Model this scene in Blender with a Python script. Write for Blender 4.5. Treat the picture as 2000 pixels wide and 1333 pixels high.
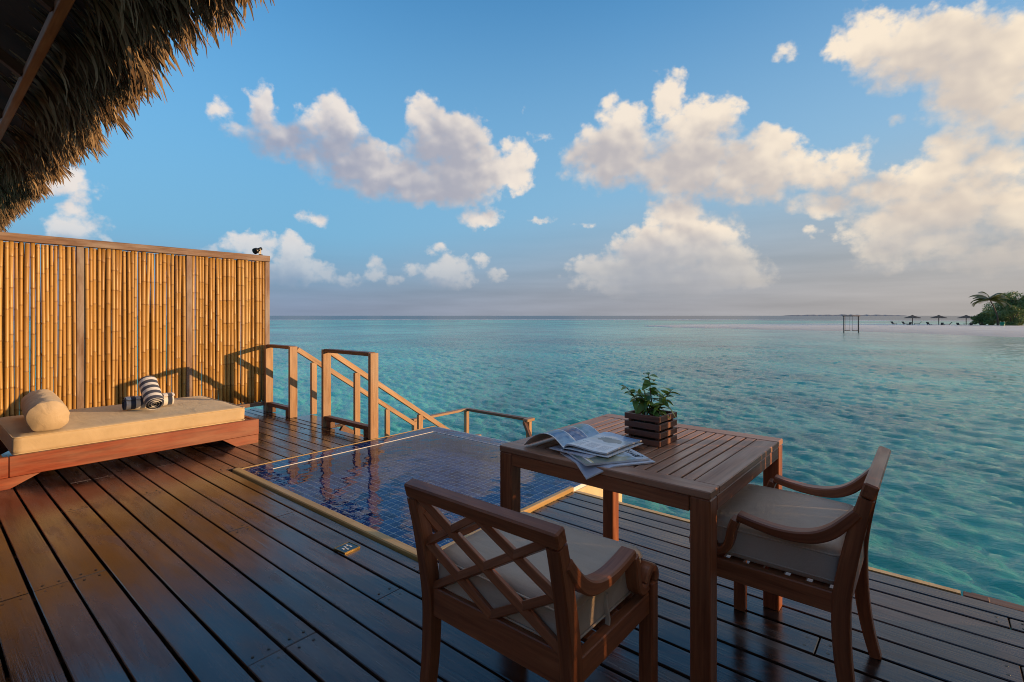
import bpy, bmesh, math, random
import numpy as np
from mathutils import Vector, Matrix, Euler

# ---------------------------------------------------------------- scene, camera, light
for o in list(bpy.data.objects):
    bpy.data.objects.remove(o)
S = bpy.context.scene
COL = S.collection
random.seed(7)
F = 985.0            # focal length in pixels of the 2000 px wide photograph
YAW = math.radians(39.85)
EYE = 1.30           # eye height over the deck
FWD = Vector((-math.sin(YAW), math.cos(YAW), 0))
RGT = Vector((math.cos(YAW), math.sin(YAW), 0))

cam = bpy.data.cameras.new('camera')
cam.sensor_width = 36.0
cam.lens = 36.0 * F / 2000.0
cam.shift_y = -(666.5 - 617.0) / 2000.0
cam.clip_start = 0.05
cam.clip_end = 60000.0
cam_ob = bpy.data.objects.new('camera', cam)
COL.objects.link(cam_ob)
cam_ob.location = (0, 0, EYE)
cam_ob.rotation_euler = (math.radians(90), 0, YAW)
S.camera = cam_ob

SUN_DIR = Vector((1.0, 0.65, 0.155)).normalized()      # towards the sun, read off the railing's shadow
sun = bpy.data.lights.new('sun', 'SUN')
sun.energy = 5.0
sun.angle = math.radians(0.5)
sun.color = (1.0, 0.60, 0.27)
sun_ob = bpy.data.objects.new('sun', sun)
COL.objects.link(sun_ob)
sun_ob.rotation_euler = SUN_DIR.to_track_quat('Z', 'Y').to_euler()
sun_ob.location = (30, 20, 15)

S.view_settings.view_transform = 'Standard'
S.view_settings.look = 'None'
S.view_settings.gamma = 1.0
S.view_settings.use_curve_mapping = False
S.view_settings.exposure = 0.0
S.render.engine = 'CYCLES'
S.cycles.max_bounces = 6
S.cycles.diffuse_bounces = 3
S.cycles.glossy_bounces = 4
S.cycles.transparent_max_bounces = 8
S.cycles.caustics_reflective = False
S.cycles.caustics_refractive = False
S.cycles.sample_clamp_indirect = 6.0
S.cycles.filter_width = 1.0


class NB:
    """short-hand for building node trees"""
    def __init__(self, tree):
        self.t = tree; self.n = tree.nodes; self.l = tree.links
    def put(self, sock, v):
        if v is None: return
        if hasattr(v, 'node'): self.l.new(v, sock)
        else:
            if sock.type == 'RGBA' and len(v) == 3: v = (*v, 1.0)
            sock.default_value = v
    def m(self, op, a, b=None, c=None, clamp=False):
        n = self.n.new('ShaderNodeMath'); n.operation = op; n.use_clamp = clamp
        for i, v in enumerate((a, b, c)): self.put(n.inputs[i], v)
        return n.outputs[0]
    def v(self, op, a, b=None, c=None, s=None):
        n = self.n.new('ShaderNodeVectorMath'); n.operation = op
        for i, x in enumerate((a, b, c)):
            if x is not None: self.put(n.inputs[i], x)
        if s is not None: self.put(n.inputs['Scale'], s)
        return n.outputs['Value'] if op in ('DOT_PRODUCT', 'LENGTH', 'DISTANCE') else n.outputs[0]
    def xyz(self, x, y, z):
        n = self.n.new('ShaderNodeCombineXYZ')
        for i, v in enumerate((x, y, z)): self.put(n.inputs[i], v)
        return n.outputs[0]
    def sep(self, v):
        n = self.n.new('ShaderNodeSeparateXYZ'); self.put(n.inputs[0], v)
        return n.outputs
    def mix(self, f, a, b, blend='MIX'):
        n = self.n.new('ShaderNodeMix'); n.data_type = 'RGBA'; n.blend_type = blend
        self.put(n.inputs[0], f); self.put(n.inputs[6], a); self.put(n.inputs[7], b)
        return n.outputs[2]
    def mapr(self, v, a, b, c=0.0, d=1.0, kind='LINEAR'):
        n = self.n.new('ShaderNodeMapRange'); n.interpolation_type = kind; n.clamp = True
        for i, x in enumerate((v, a, b, c, d)): self.put(n.inputs[i], x)
        return n.outputs[0]
    def noise(self, vec, scale, detail=4.0, rough=0.5, dist=0.0, col=False):
        n = self.n.new('ShaderNodeTexNoise')
        self.put(n.inputs['Vector'], vec); n.inputs['Scale'].default_value = scale
        n.inputs['Detail'].default_value = detail; n.inputs['Roughness'].default_value = rough
        n.inputs['Distortion'].default_value = dist
        return n.outputs['Color' if col else 'Fac']
    def voro(self, vec, scale, detail=0.0, feature='F1', rough=0.5, out='Distance', rnd=1.0):
        n = self.n.new('ShaderNodeTexVoronoi'); n.feature = feature
        self.put(n.inputs['Vector'], vec); n.inputs['Scale'].default_value = scale
        if 'Detail' in n.inputs: n.inputs['Detail'].default_value = detail; n.inputs['Roughness'].default_value = rough
        n.inputs['Randomness'].default_value = rnd
        return n.outputs[out]
    def ramp(self, f, stops, kind='LINEAR'):
        n = self.n.new('ShaderNodeValToRGB'); r = n.color_ramp; r.interpolation = kind
        self.put(n.inputs[0], f)
        while len(r.elements) < len(stops): r.elements.new(0.5)
        for e, (p, c) in zip(r.elements, stops):
            e.position = p; e.color = (*c, 1.0) if len(c) == 3 else c
        return n.outputs[0]
    def bump(self, h, strength=0.3, dist=0.01, normal=None):
        n = self.n.new('ShaderNodeBump'); n.inputs['Strength'].default_value = strength
        n.inputs['Distance'].default_value = dist; self.put(n.inputs['Height'], h)
        if normal is not None: self.put(n.inputs['Normal'], normal)
        return n.outputs[0]


# ---------------------------------------------------------------- sky: Nishita air, haze and cumulus
SKY = 0.10
AIR_GAIN = (1.15, 2.6, 3.4)
SUN_GAIN = (1.3, 1.8, 2.1)
world = bpy.data.worlds.new('World')
S.world = world
world.use_nodes = True
nt = world.node_tree
nt.nodes.clear()
B = NB(nt)
sky = nt.nodes.new('ShaderNodeTexSky')
sky.sky_type = 'NISHITA'
sky.sun_disc = False
sky.sun_elevation = math.asin(SUN_DIR.z)
sky.sun_rotation = math.atan2(SUN_DIR.x, SUN_DIR.y)
sky.altitude = 0.0
sky.air_density = 1.0
sky.dust_density = 0.6
sky.ozone_density = 2.0

geo = nt.nodes.new('ShaderNodeTexCoord')
D = geo.outputs['Generated']
dx = B.v('DOT_PRODUCT', D, tuple(RGT)); dy = B.v('DOT_PRODUCT', D, tuple(FWD))
dz = B.sep(D)[2]
az = B.m('ARCTAN2', dx, dy)                      # 0 straight out to sea, + towards the sun
el = B.m('ARCSINE', dz)
sunward = B.m('MULTIPLY_ADD', B.v('DOT_PRODUCT', D, tuple(Vector((SUN_DIR.x, SUN_DIR.y, 0)).normalized())), 0.5, 0.5)

# clouds that stand over the horizon: x, y, half width, half height as bearings (units of the photograph's pixels)
CLOUDS = """440 215 26 32 .25;455 262 30 26 .3;520 215 34 42;548 275 64 38;645 240 66 52;690 310 110 46;770 345 120 40
826 222 42 40;880 275 82 56;920 335 105 54;860 375 100 30;1005 325 36 52;1050 262 44 16 .55;1030 215 9 20 .55
1308 186 42 46;1370 240 84 50;1205 235 56 42;1200 300 110 56;1340 320 130 58;1470 335 140 54;1505 285 50 44;1620 330 80 38;1692 298 22 20 .2
1868 295 62 46;1930 350 95 54;1790 355 120 46;1850 410 160 48;2010 410 120 60;1780 440 130 36;1690 72 66 50;1800 88 150 66;1930 110 140 78;1905 195 110 66;1990 225 90 52;1850 115 110 44;1945 35 40 22 .35;1755 232 26 16 .45;1542 98 50 22 .5
1325 425 66 48;1352 475 104 54;1275 490 84 54;1410 512 80 40;1220 535 130 44;1340 545 170 34;1480 520 50 22 .3
940 422 46 20;608 428 34 18 .15;1615 402 70 28 .1;1720 492 70 34;1580 452 22 14 .1;1640 458 28 16 .1;1800 475 130 30 .15;1940 510 140 30 .2
148 445 74 50;130 352 72 34;172 392 46 28 .15;490 482 66 28;572 498 34 40;560 532 100 28;628 528 46 20;735 528 28 28;875 526 54 30;890 548 40 18;850 488 26 15 .05;945 505 18 18;810 526 28 16 .05;965 538 18 14;410 488 30 14;1060 428 46 11 .25;1135 436 36 10 .25;680 545 34 18 .15;775 545 24 14 .1"""
SHADE = "640 265 150 70;740 340 140 50;880 300 110 110;1250 290 170 80;1380 290 170 90;1500 330 150 60;1860 370 200 90;1850 100 240 110;1950 200 150 90;1330 490 150 90;530 240 50 60;440 240 36 50;148 450 70 44;1690 330 120 50;940 422 40 20;870 530 50 26;560 510 80 36;1720 490 70 34;1960 430 150 80"


def to_lobes(txt):
    out = []
    for row in txt.replace('\n', ';').split(';'):
        cx, cy, rx, ry, thin = (list(map(float, row.split())) + [0.0])[:5]
        a0 = math.atan((cx - 1000) / F); ca = math.cos(a0)
        out.append((a0, math.atan((617 - cy) / F * ca), rx / F * ca * ca, ry / F * ca, thin))
    return out


LOBES = to_lobes(CLOUDS); BIG = to_lobes(SHADE)
# cumulus carried on round the horizon; unseen sunward and overhead banks added for warm ambient
LOBES = [(a, e, ru * 1.08, rv * 1.10, th) for a, e, ru, rv, th in LOBES]
LOBES += [(0.30, 1.02, 0.50, 0.15), (-0.45, 0.98, 0.36, 0.12), (1.05, 1.22, 0.9, 0.16), (-1.3, 1.15, 0.6, 0.14), (2.2, 1.15, 0.7, 0.16), (0.62, 0.72, 0.16, 0.10), (0.86, 0.92, 0.30, 0.12), (1.05, 0.50, 0.22, 0.12), (1.25, 0.24, 0.26, 0.11), (1.55, 0.62, 0.30, 0.14), (1.75, 0.20, 0.22, 0.09),
          (2.05, 0.42, 0.28, 0.12), (2.45, 0.22, 0.24, 0.09), (2.75, 0.55, 0.26, 0.12), (-1.05, 0.55, 0.16, 0.06), (-1.35, 0.24, 0.20, 0.07), (-1.9, 0.40, 0.26, 0.10), (-2.4, 0.20, 0.20, 0.07), (-2.85, 0.50, 0.24, 0.10)]


def lobe_field(P, lobes, k_smooth):
    q = None
    for a0, e0, ru, rv, *thin in lobes:
        k = B.v('MULTIPLY_ADD', P, (1 / ru, 1 / rv, 0), (-a0 / ru, -e0 / rv, 0))
        g = min(1.3, 0.42 + 13.0 * math.sqrt(ru * rv))      # small puffs are thin ones
        k = B.m('MULTIPLY_ADD', B.v('DOT_PRODUCT', k, k), g, (thin[0] if thin else 0.0) - g)
        q = k if q is None else B.m('SMOOTH_MIN', q, k, k_smooth)
    return B.m('MULTIPLY', B.m('MINIMUM', q, 3.0), -1.0)


w1 = B.v('SUBTRACT', B.noise(D, 12.0, 4.0, 0.6, col=True), (0.5, 0.5, 0.5))
w2 = B.v('SUBTRACT', B.noise(D, 45.0, 3.0, 0.6, col=True), (0.5, 0.5, 0.5))
P0 = B.v('MULTIPLY_ADD', w1, (0.060, 0.050, 0), B.xyz(az, el, 0.0))
P0 = B.v('MULTIPLY_ADD', w2, (0.022, 0.018, 0), P0)
F0 = lobe_field(P0, LOBES, 0.5)
# how much cloud stands between this puff and the light: a coarser field looked up a little further sunwards
FB = lobe_field(B.v('ADD', P0, (0.018, 0.040, 0.0)), BIG, 0.5)
Dn = B.v('MULTIPLY', D, (1, 1, 1.2))
Dn1 = B.v('ADD', Dn, tuple(RGT * 0.010 + Vector((0, 0, 0.016))))


def billow(V):
    return B.m('SUBTRACT', B.m('MULTIPLY', B.noise(V, 11.0, 3.0, 0.52), 2.2), B.m('MULTIPLY', B.voro(V, 24.0, 1.0, rough=0.4), 0.45))


fray = B.m('ADD', B.m('MULTIPLY', B.m('SUBTRACT', B.noise(Dn, 22.0, 8.0, 0.62), 0.5), 2.3), B.m('MULTIPLY', B.m('SUBTRACT', 0.42, B.voro(Dn, 40.0, 1.0, rough=0.5)), 0.55))
D0 = B.m('ADD', B.m('MULTIPLY_ADD', F0, 1.1, B.mapr(FB, -0.4, 0.7, 0.12, 0.62)), fray)
soft = B.mapr(FB, -0.5, 0.9, 0.75, 1.5)           # crisp crowns, frayed undersides
alpha = B.mapr(B.m('DIVIDE', D0, soft), 0.0, 1.05, kind='SMOOTHSTEP')
relief = B.m('MULTIPLY', B.m('SUBTRACT', billow(Dn), billow(Dn1)), 0.60)
lit = B.m('ADD', relief, B.m('MULTIPLY_ADD', B.mapr(sunward, 0.35, 0.8), 0.16, B.mapr(FB, -0.7, 1.0, 0.86, 0.16)))
lit = B.mapr(lit, 0.0, 1.0, kind='SMOOTHSTEP')
warm = B.mapr(sunward, 0.25, 0.85)
c_lit = B.mix(warm, (0.84, 0.77, 0.72), (1.02, 0.85, 0.64))
c_shd = B.mix(warm, (0.34, 0.37, 0.48), (0.68, 0.58, 0.49))
c_cloud = B.mix(lit, c_shd, c_lit)

air = B.v('MULTIPLY', sky.outputs[0], B.mix(B.mapr(sunward, 0.55, 0.95), tuple(SKY * g for g in AIR_GAIN), tuple(SKY * g for g in SUN_GAIN)))
pale = B.mix(warm, (0.19, 0.42, 0.64), (0.36, 0.52, 0.66))
air = B.mix(B.mapr(el, 0.08, 0.70, 0.92, 0.0, kind='SMOOTHSTEP'), air, pale)
haze_col = B.mix(warm, (0.24, 0.29, 0.40), (0.46, 0.41, 0.37))
bank = B.noise(B.xyz(B.m('MULTIPLY', az, 2.2), B.m('MULTIPLY', el, 22.0), 3.7), 1.6, 5.0, 0.55)
haze_col = B.v('SCALE', haze_col, s=B.mapr(bank, 0.3, 0.7, 0.88, 1.12))
base = B.mix(B.mapr(el, 0.0, B.mapr(sunward, 0.3, 0.8, 0.16, 0.34), 0.95, 0.0, kind='SMOOTHSTEP'), air, haze_col)
skyc = B.mix(B.m('MULTIPLY', alpha, B.mapr(el, 0.025, 0.16, 0.0, 0.97)), base, c_cloud)
bg = nt.nodes.new('ShaderNodeBackground')
B.put(bg.inputs[0], B.v('SCALE', skyc, s=1.0 / SKY))
bg.inputs[1].default_value = SKY
wo = nt.nodes.new('ShaderNodeOutputWorld')
nt.links.new(bg.outputs[0], wo.inputs[0])
world.cycles.sampling_method = 'MANUAL'
world.cycles.sample_map_resolution = 512

# ---------------------------------------------------------------- mesh helpers
def obj(name, mesh, parent=None, loc=None, rotz=0.0, label=None, cat=None, group=None, kind=None):
    o = bpy.data.objects.new(name, mesh)
    COL.objects.link(o)
    if loc is not None: o.location = loc
    o.rotation_euler = (0, 0, rotz)
    if parent is not None: o.parent = parent
    if label: o['label'] = label
    if cat: o['category'] = cat
    if group: o['group'] = group
    if kind: o['kind'] = kind
    return o


def thing(name, label, cat, loc=(0, 0, 0), rotz=0.0, group=None):
    return obj(name, None, None, loc, rotz, label, cat, group)


def copy_tree(o, parent=None):
    c = o.copy()
    COL.objects.link(c)
    c.parent = parent
    for ch in list(o.children):
        copy_tree(ch, c)
    return c


class MB:
    """collects shapes; every vertex also keeps a grain coordinate (along, across, across) for the materials"""
    def __init__(self):
        self.V = []; self.Fc = []; self.G = []; self.smooth = []; self.MI = []
    def add(self, vs, fs, gs=None, smooth=False, mi=0):
        b = len(self.V)
        self.V.extend([tuple(v) for v in vs])
        self.G.extend([tuple(g) for g in (gs if gs is not None else vs)])
        for f in fs:
            self.Fc.append(tuple(i + b for i in f)); self.smooth.append(smooth); self.MI.append(mi)
    def box(self, c, size, M=None, bev=0.003, axis=None, mi=0, taper=None):
        """bevelled box centred on c, its grain along its longest side unless axis is given"""
        hx, hy, hz = (s / 2 for s in size)
        b = min(bev, 0.45 * min(hx, hy, hz) * 2)
        vs = []; idx = {}
        for sx in (-1, 1):
            for sy in (-1, 1):
                for sz in (-1, 1):
                    for a in range(3):
                        p = [sx * (hx - b), sy * (hy - b), sz * (hz - b)]
                        p[a] = (sx * hx, sy * hy, sz * hz)[a]
                        idx[(sx, sy, sz, a)] = len(vs); vs.append(p)
        fs = []
        def quad(k): fs.append(k)
        for s in (-1, 1):
            for a in range(3):
                u, w = [(1, 2), (2, 0), (0, 1)][a]
                def key(su, sw):
                    k = [0, 0, 0]; k[a] = s; k[u] = su; k[w] = sw
                    return idx[(*k, a)]
                q = [key(-1, -1), key(1, -1), key(1, 1), key(-1, 1)]
                fs.append(q if s > 0 else q[::-1])
        for a in range(3):                       # edge chamfers along axis a
            u, w = [(1, 2), (2, 0), (0, 1)][a]
            for su in (-1, 1):
                for sw in (-1, 1):
                    def key(sa, ax):
                        k = [0, 0, 0]; k[a] = sa; k[u] = su; k[w] = sw
                        return idx[(*k, ax)]
                    q = [key(-1, u), key(1, u), key(1, w), key(-1, w)]
                    fs.append(q[::-1] if su * sw > 0 else q)
        for sx in (-1, 1):
            for sy in (-1, 1):
                for sz in (-1, 1):
                    t = [idx[(sx, sy, sz, 0)], idx[(sx, sy, sz, 1)], idx[(sx, sy, sz, 2)]]
                    fs.append(t if sx * sy * sz > 0 else t[::-1])
        if axis is None: axis = max(range(3), key=lambda i: size[i])
        o = [random.uniform(0, 9) for _ in range(3)]
        order = [axis, (axis + 1) % 3, (axis + 2) % 3]
        gs = [tuple(p[k] + o[i] for i, k in enumerate(order)) for p in vs]
        if taper:
            vs = [taper(Vector(p)) for p in vs]
        if M is not None:
            vs = [M @ Vector(p) for p in vs]
        vs = [Vector(p) + Vector(c) for p in vs]
        self.add(vs, fs, gs, mi=mi)
    def beam(self, p, q, w, h, up=(0, 0, 1), bev=0.003, mi=0):
        """bar from p to q, w wide sideways and h high towards up"""
        p = Vector(p); q = Vector(q); d = (q - p); L = d.length; d.normalize()
        up = Vector(up); side = up.cross(d)
        if side.length < 1e-5: side = Vector((1, 0, 0)).cross(d)
        side.normalize(); u = d.cross(side)
        M = Matrix((d, side, u)).transposed()
        self.box((p + q) / 2, (L, w, h), M, bev, 0, mi)
    def sweep(self, pts, w, h, side=(1, 0, 0), mi=0, smooth=True, bev=0.003):
        """rectangular section swept along pts; w along side, h across; w and h may be lists"""
        pts = [Vector(p) for p in pts]; n = len(pts); side = Vector(side).normalized()
        W = w if isinstance(w, (list, tuple)) else [w] * n
        H = h if isinstance(h, (list, tuple)) else [h] * n
        vs = []; gs = []; L = random.uniform(0, 9); o = random.uniform(0, 9)
        for i, p in enumerate(pts):
            t = (pts[min(i + 1, n - 1)] - pts[max(i - 1, 0)]).normalized()
            nn = t.cross(side).normalized()
            if i: L += (p - pts[i - 1]).length
            a, b = W[i] / 2, H[i] / 2; e = bev
            for x, y in ((-a + e, -b), (a - e, -b), (a, -b + e), (a, b - e), (a - e, b), (-a + e, b), (-a, b - e), (-a, -b + e)):
                vs.append(p + side * x + nn * y); gs.append((L, x + o, y + o))
        fs = []
        for i in range(n - 1):
            for k in range(8):
                a = i * 8 + k; b = i * 8 + (k + 1) % 8
                fs.append((a, b, b + 8, a + 8))
        self.add(vs, fs, gs, mi=mi)
        self.Fc.append(tuple(len(self.V) - n * 8 + k for k in range(8))[::-1]); self.smooth.append(False); self.MI.append(mi)
        self.Fc.append(tuple(len(self.V) - 8 + k for k in range(8))); self.smooth.append(False); self.MI.append(mi)
    @staticmethod
    def spline(pts, H=None, k=4):
        """Catmull-Rom points through pts, and the matching list of sizes"""
        P = [Vector(p) for p in pts]; n = len(P); out = []; hs = []
        for i in range(n - 1):
            a, b, c, d = P[max(i - 1, 0)], P[i], P[i + 1], P[min(i + 2, n - 1)]
            for j in range(k):
                t = j / k
                out.append(0.5 * ((2 * b) + (c - a) * t + (2 * a - 5 * b + 4 * c - d) * t * t + (3 * b - a - 3 * c + d) * t ** 3))
                if H: hs.append(H[i] + (H[i + 1] - H[i]) * t)
        out.append(P[-1])
        if H: hs.append(H[-1])
        return out, hs
    def tube(self, pts, rad, n=8, cap=True, mi=0, smooth=True):
        pts = [Vector(p) for p in pts]; m = len(pts)
        R = rad if isinstance(rad, (list, tuple)) else [rad] * m
        vs = []; gs = []; L = random.uniform(0, 9)
        ref = None
        for i, p in enumerate(pts):
            t = (pts[min(i + 1, m - 1)] - pts[max(i - 1, 0)]).normalized()
            if ref is None: ref = t.orthogonal().normalized()
            ref = (ref - t * ref.dot(t)).normalized(); s = t.cross(ref)
            if i: L += (p - pts[i - 1]).length
            for k in range(n):
                a = 2 * math.pi * k / n
                vs.append(p + (ref * math.cos(a) + s * math.sin(a)) * R[i])
                gs.append((L, R[i] * math.cos(a), R[i] * math.sin(a)))
        fs = [(i * n + k, i * n + (k + 1) % n, (i + 1) * n + (k + 1) % n, (i + 1) * n + k) for i in range(m - 1) for k in range(n)]
        b = len(self.V)
        self.add(vs, fs, gs, smooth, mi)
        if cap:
            self.Fc.append(tuple(b + k for k in range(n))[::-1]); self.smooth.append(False); self.MI.append(mi)
            self.Fc.append(tuple(b + (m - 1) * n + k for k in range(n))); self.smooth.append(False); self.MI.append(mi)
    def prism(self, outline, x0, x1, axis=0, mi=0):
        """closed 2-D outline extruded from x0 to x1 along an axis"""
        n = len(outline)
        def P(x, a, b): return {0: (x, a, b), 1: (a, x, b), 2: (a, b, x)}[axis]
        vs = [P(x0, *p) for p in outline] + [P(x1, *p) for p in outline]
        fs = [tuple(range(n))[::-1], tuple(range(n, 2 * n))] + [(i, (i + 1) % n, n + (i + 1) % n, n + i) for i in range(n)]
        o = random.uniform(0, 9)
        self.add(vs, fs, [(v[1] + o, v[0] + o, v[2]) for v in vs], mi=mi)
    def mesh(self, name, *mats):
        me = bpy.data.meshes.new(name)
        me.from_pydata([tuple(v) for v in self.V], [], self.Fc)
        me.polygons.foreach_set('use_smooth', self.smooth)
        if any(self.MI): me.polygons.foreach_set('material_index', self.MI)
        at = me.attributes.new('grain', 'FLOAT_VECTOR', 'POINT')
        at.data.foreach_set('vector', np.array(self.G, dtype=np.float32).ravel())
        for m in mats: me.materials.append(m)
        bm = bmesh.new(); bm.from_mesh(me)
        bmesh.ops.recalc_face_normals(bm, faces=bm.faces)
        bm.to_mesh(me); bm.free()
        return me


def part(name, parent, mat, fill, label=None, kind=None, loc=None, rotz=0.0):
    b = MB(); fill(b)
    mats = mat if isinstance(mat, (list, tuple)) else [mat]
    return obj(name, b.mesh(name, *mats), parent, loc, rotz, label, kind=kind)


# ---------------------------------------------------------------- materials
def new_mat(name):
    m = bpy.data.materials.new(name); m.use_nodes = True
    t = m.node_tree; t.nodes.clear()
    b = NB(t)
    p = t.nodes.new('ShaderNodeBsdfPrincipled')
    o = t.nodes.new('ShaderNodeOutputMaterial')
    t.links.new(p.outputs[0], o.inputs[0])
    return m, b, p, o


def grain(b):
    n = b.n.new('ShaderNodeAttribute'); n.attribute_name = 'grain'
    r = b.n.new('ShaderNodeObjectInfo').outputs['Random']
    return b.v('ADD', n.outputs['Vector'], b.xyz(b.m('MULTIPLY', r, 31.0), b.m('MULTIPLY', r, 17.0), b.m('MULTIPLY', r, 7.0))), r


def wood(name, dark, light, rough=(0.35, 0.6), scale=1.0, bump=0.25, vary=0.25, spec=0.5, grey=None, coat=0.0, knots=0.0, wet=False):
    m, b, p, o = new_mat(name)
    g, r = grain(b)
    fine = b.noise(b.v('MULTIPLY', g, (3.0 * scale, 95 * scale, 95 * scale)), 1.0, 5.0, 0.6)
    broad = b.noise(b.v('MULTIPLY', g, (1.3 * scale, 13 * scale, 13 * scale)), 1.0, 4.0, 0.55, 0.6)
    ring = b.m('SINE', b.m('MULTIPLY', broad, 42.0))
    f = b.m('ADD', b.m('MULTIPLY', fine, 0.55), b.m('ADD', b.m('MULTIPLY', broad, 0.6), b.m('MULTIPLY', ring, 0.05)))
    f = b.mapr(f, 0.36, 0.80)
    c = b.mix(f, dark, light)
    c = b.mix(b.m('MULTIPLY', r, vary), c, b.mix(0.5, c, (0.02, 0.012, 0.01), 'MULTIPLY'))
    if grey is not None:
        wear_sheen = b.noise(b.v('MULTIPLY', g, (2.2, 9, 9)), 1.0, 4.0, 0.6)
        c = b.mix(b.mapr(wear_sheen, 0.42, 0.68, 0.0, grey[3]), c, grey[:3])
    if knots:
        kn = b.voro(b.v('MULTIPLY', g, (2.3, 9.0, 9.0)), 1.0)
        c = b.mix(b.mapr(kn, 0.06, 0.12, knots, 0.0), c, (0.012, 0.009, 0.008))
    if wet:                                              # stains and puddled patches left by rain and feet
        pos = b.n.new('ShaderNodeNewGeometry').outputs['Position']
        pw = b.noise(b.v('MULTIPLY', pos, (0.8, 1.6, 1)), 1.3, 5.0, 0.62, 0.5)
        c = b.mix(b.mapr(pw, 0.42, 0.58, 0.0, 0.55), c, b.mix(0.62, c, (0.15, 0.13, 0.12), 'MULTIPLY'))
        sc = b.noise(b.v('MULTIPLY', pos, (3, 30, 1)), 2.0, 5.0, 0.7)
        c = b.mix(b.mapr(sc, 0.60, 0.78, 0.0, 0.35), c, (0.20, 0.13, 0.09))
    b.put(p.inputs['Base Color'], c)
    rn = b.noise(b.v('MULTIPLY', g, (3, 22, 22)), 1.0, 3.0)
    rv = b.mapr(rn, 0.3, 0.7, *rough)
    if wet: rv = b.m('MULTIPLY', rv, b.mapr(pw, 0.40, 0.60, 1.25, 0.42))
    b.put(p.inputs['Roughness'], rv)
    p.inputs['Specular IOR Level'].default_value = spec
    p.inputs['Coat Weight'].default_value = coat
    p.inputs['Coat Roughness'].default_value = 0.12
    b.put(p.inputs['Normal'], b.bump(b.m('ADD', b.m('MULTIPLY', fine, 0.7), broad), bump, 0.004))
    return m


def cloth(name, col, col2, scale=420.0, rough=0.9, wrinkle=0.4, wscale=6.0):
    m, b, p, o = new_mat(name)
    g, r = grain(b)
    tc = b.n.new('ShaderNodeTexCoord').outputs['Object']
    n = b.noise(tc, 5.0, 4.0, 0.6)
    wv = b.noise(tc, scale, 2.0)
    c = b.mix(b.mapr(n, 0.3, 0.7), col, col2)
    c = b.mix(b.m('MULTIPLY', wv, 0.25), c, b.mix(0.6, c, (0, 0, 0)))
    b.put(p.inputs['Base Color'], c)
    p.inputs['Roughness'].default_value = rough
    p.inputs['Specular IOR Level'].default_value = 0.2
    p.inputs['Sheen Weight'].default_value = 0.15
    wr = b.noise(b.v('MULTIPLY', tc, (wscale, wscale * 2.2, wscale * 2)), 1.0, 4.0, 0.5, 0.8)
    nb = b.bump(wr, wrinkle, 0.02)
    b.put(p.inputs['Normal'], b.bump(wv, 0.25, 0.002, nb))
    return m


def plain(name, col, rough=0.5, metal=0.0, vary=0.15, scale=30.0, bump=0.1):
    m, b, p, o = new_mat(name)
    tc = b.n.new('ShaderNodeTexCoord').outputs['Object']
    n = b.noise(tc, scale, 4.0, 0.6)
    b.put(p.inputs['Base Color'], b.mix(b.mapr(n, 0.3, 0.7), tuple(c * (1 - vary) for c in col), tuple(min(1, c * (1 + vary)) for c in col)))
    b.put(p.inputs['Roughness'], b.mapr(n, 0.3, 0.7, max(0.02, rough - 0.08), rough + 0.08))
    p.inputs['Metallic'].default_value = metal
    b.put(p.inputs['Normal'], b.bump(n, bump, 0.003))
    return m


M = {}
M['deck'] = wood('wet deck timber', (0.022, 0.009, 0.0055), (0.095, 0.040, 0.022), (0.16, 0.32), 1.0, 0.30, 0.5, 0.75, grey=(0.15, 0.118, 0.105, 0.42), knots=0.8, wet=True)  # grey wear raised to carry the pale sky's reflection in the colour
M['teak'] = wood('oiled teak', (0.18, 0.050, 0.020), (0.46, 0.155, 0.063), (0.30, 0.46), 1.0, 0.22, 0.3, 0.45)
M['teak_top'] = wood('sheen pale worn teak', (0.28, 0.118, 0.064), (0.55, 0.265, 0.155), (0.32, 0.50), 1.0, 0.25, 0.3, 0.40, grey=(0.42, 0.27, 0.20, 0.30))  # paler than the legs: sky sheen put into the colour, besides wear
M['red'] = wood('red stained timber', (0.15, 0.027, 0.012), (0.36, 0.080, 0.034), (0.35, 0.5), 0.7, 0.15, 0.3, 0.5, grey=(0.34, 0.19, 0.12, 0.45))
M['rail'] = wood('sun bleached railing timber', (0.26, 0.13, 0.06), (0.54, 0.31, 0.15), (0.4, 0.6), 0.8, 0.3, 0.35, 0.4, grey=(0.42, 0.34, 0.27, 0.4))
M['dark_rail'] = wood('dark railing timber', (0.10, 0.045, 0.025), (0.24, 0.11, 0.06), (0.4, 0.6), 0.8, 0.3, 0.3, 0.4)
M['frame'] = wood('weathered fence timber', (0.13, 0.075, 0.05), (0.32, 0.20, 0.14), (0.5, 0.75), 0.8, 0.4, 0.3, 0.3, grey=(0.40, 0.36, 0.33, 0.6))
M['curb'] = wood('yellow curb timber', (0.42, 0.25, 0.08), (0.68, 0.45, 0.17), (0.35, 0.55), 0.6, 0.2, 0.2, 0.4, grey=(0.45, 0.35, 0.22, 0.3))
M['planter'] = wood('dark planter timber', (0.11, 0.042, 0.026), (0.31, 0.125, 0.076), (0.35, 0.55), 1.0, 0.25, 0.3, 0.4)
M['rafter'] = wood('shade dark rafter timber', (0.05, 0.02, 0.01), (0.13, 0.06, 0.03), (0.5, 0.7), 0.8, 0.25, 0.2, 0.2)  # roof timber darkened to carry the shade under the thatch
M['roof_wood'] = wood('roof timber', (0.14, 0.055, 0.025), (0.32, 0.14, 0.07), (0.45, 0.65), 0.8, 0.25, 0.2, 0.4)
M['mattress'] = cloth('sand coloured canvas', (0.56, 0.43, 0.26), (0.66, 0.52, 0.33), 300, 0.9, 0.35, 3.0)
M['bolster'] = cloth('crumpled canvas', (0.56, 0.43, 0.27), (0.66, 0.53, 0.36), 300, 0.9, 0.28, 6.0)
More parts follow.
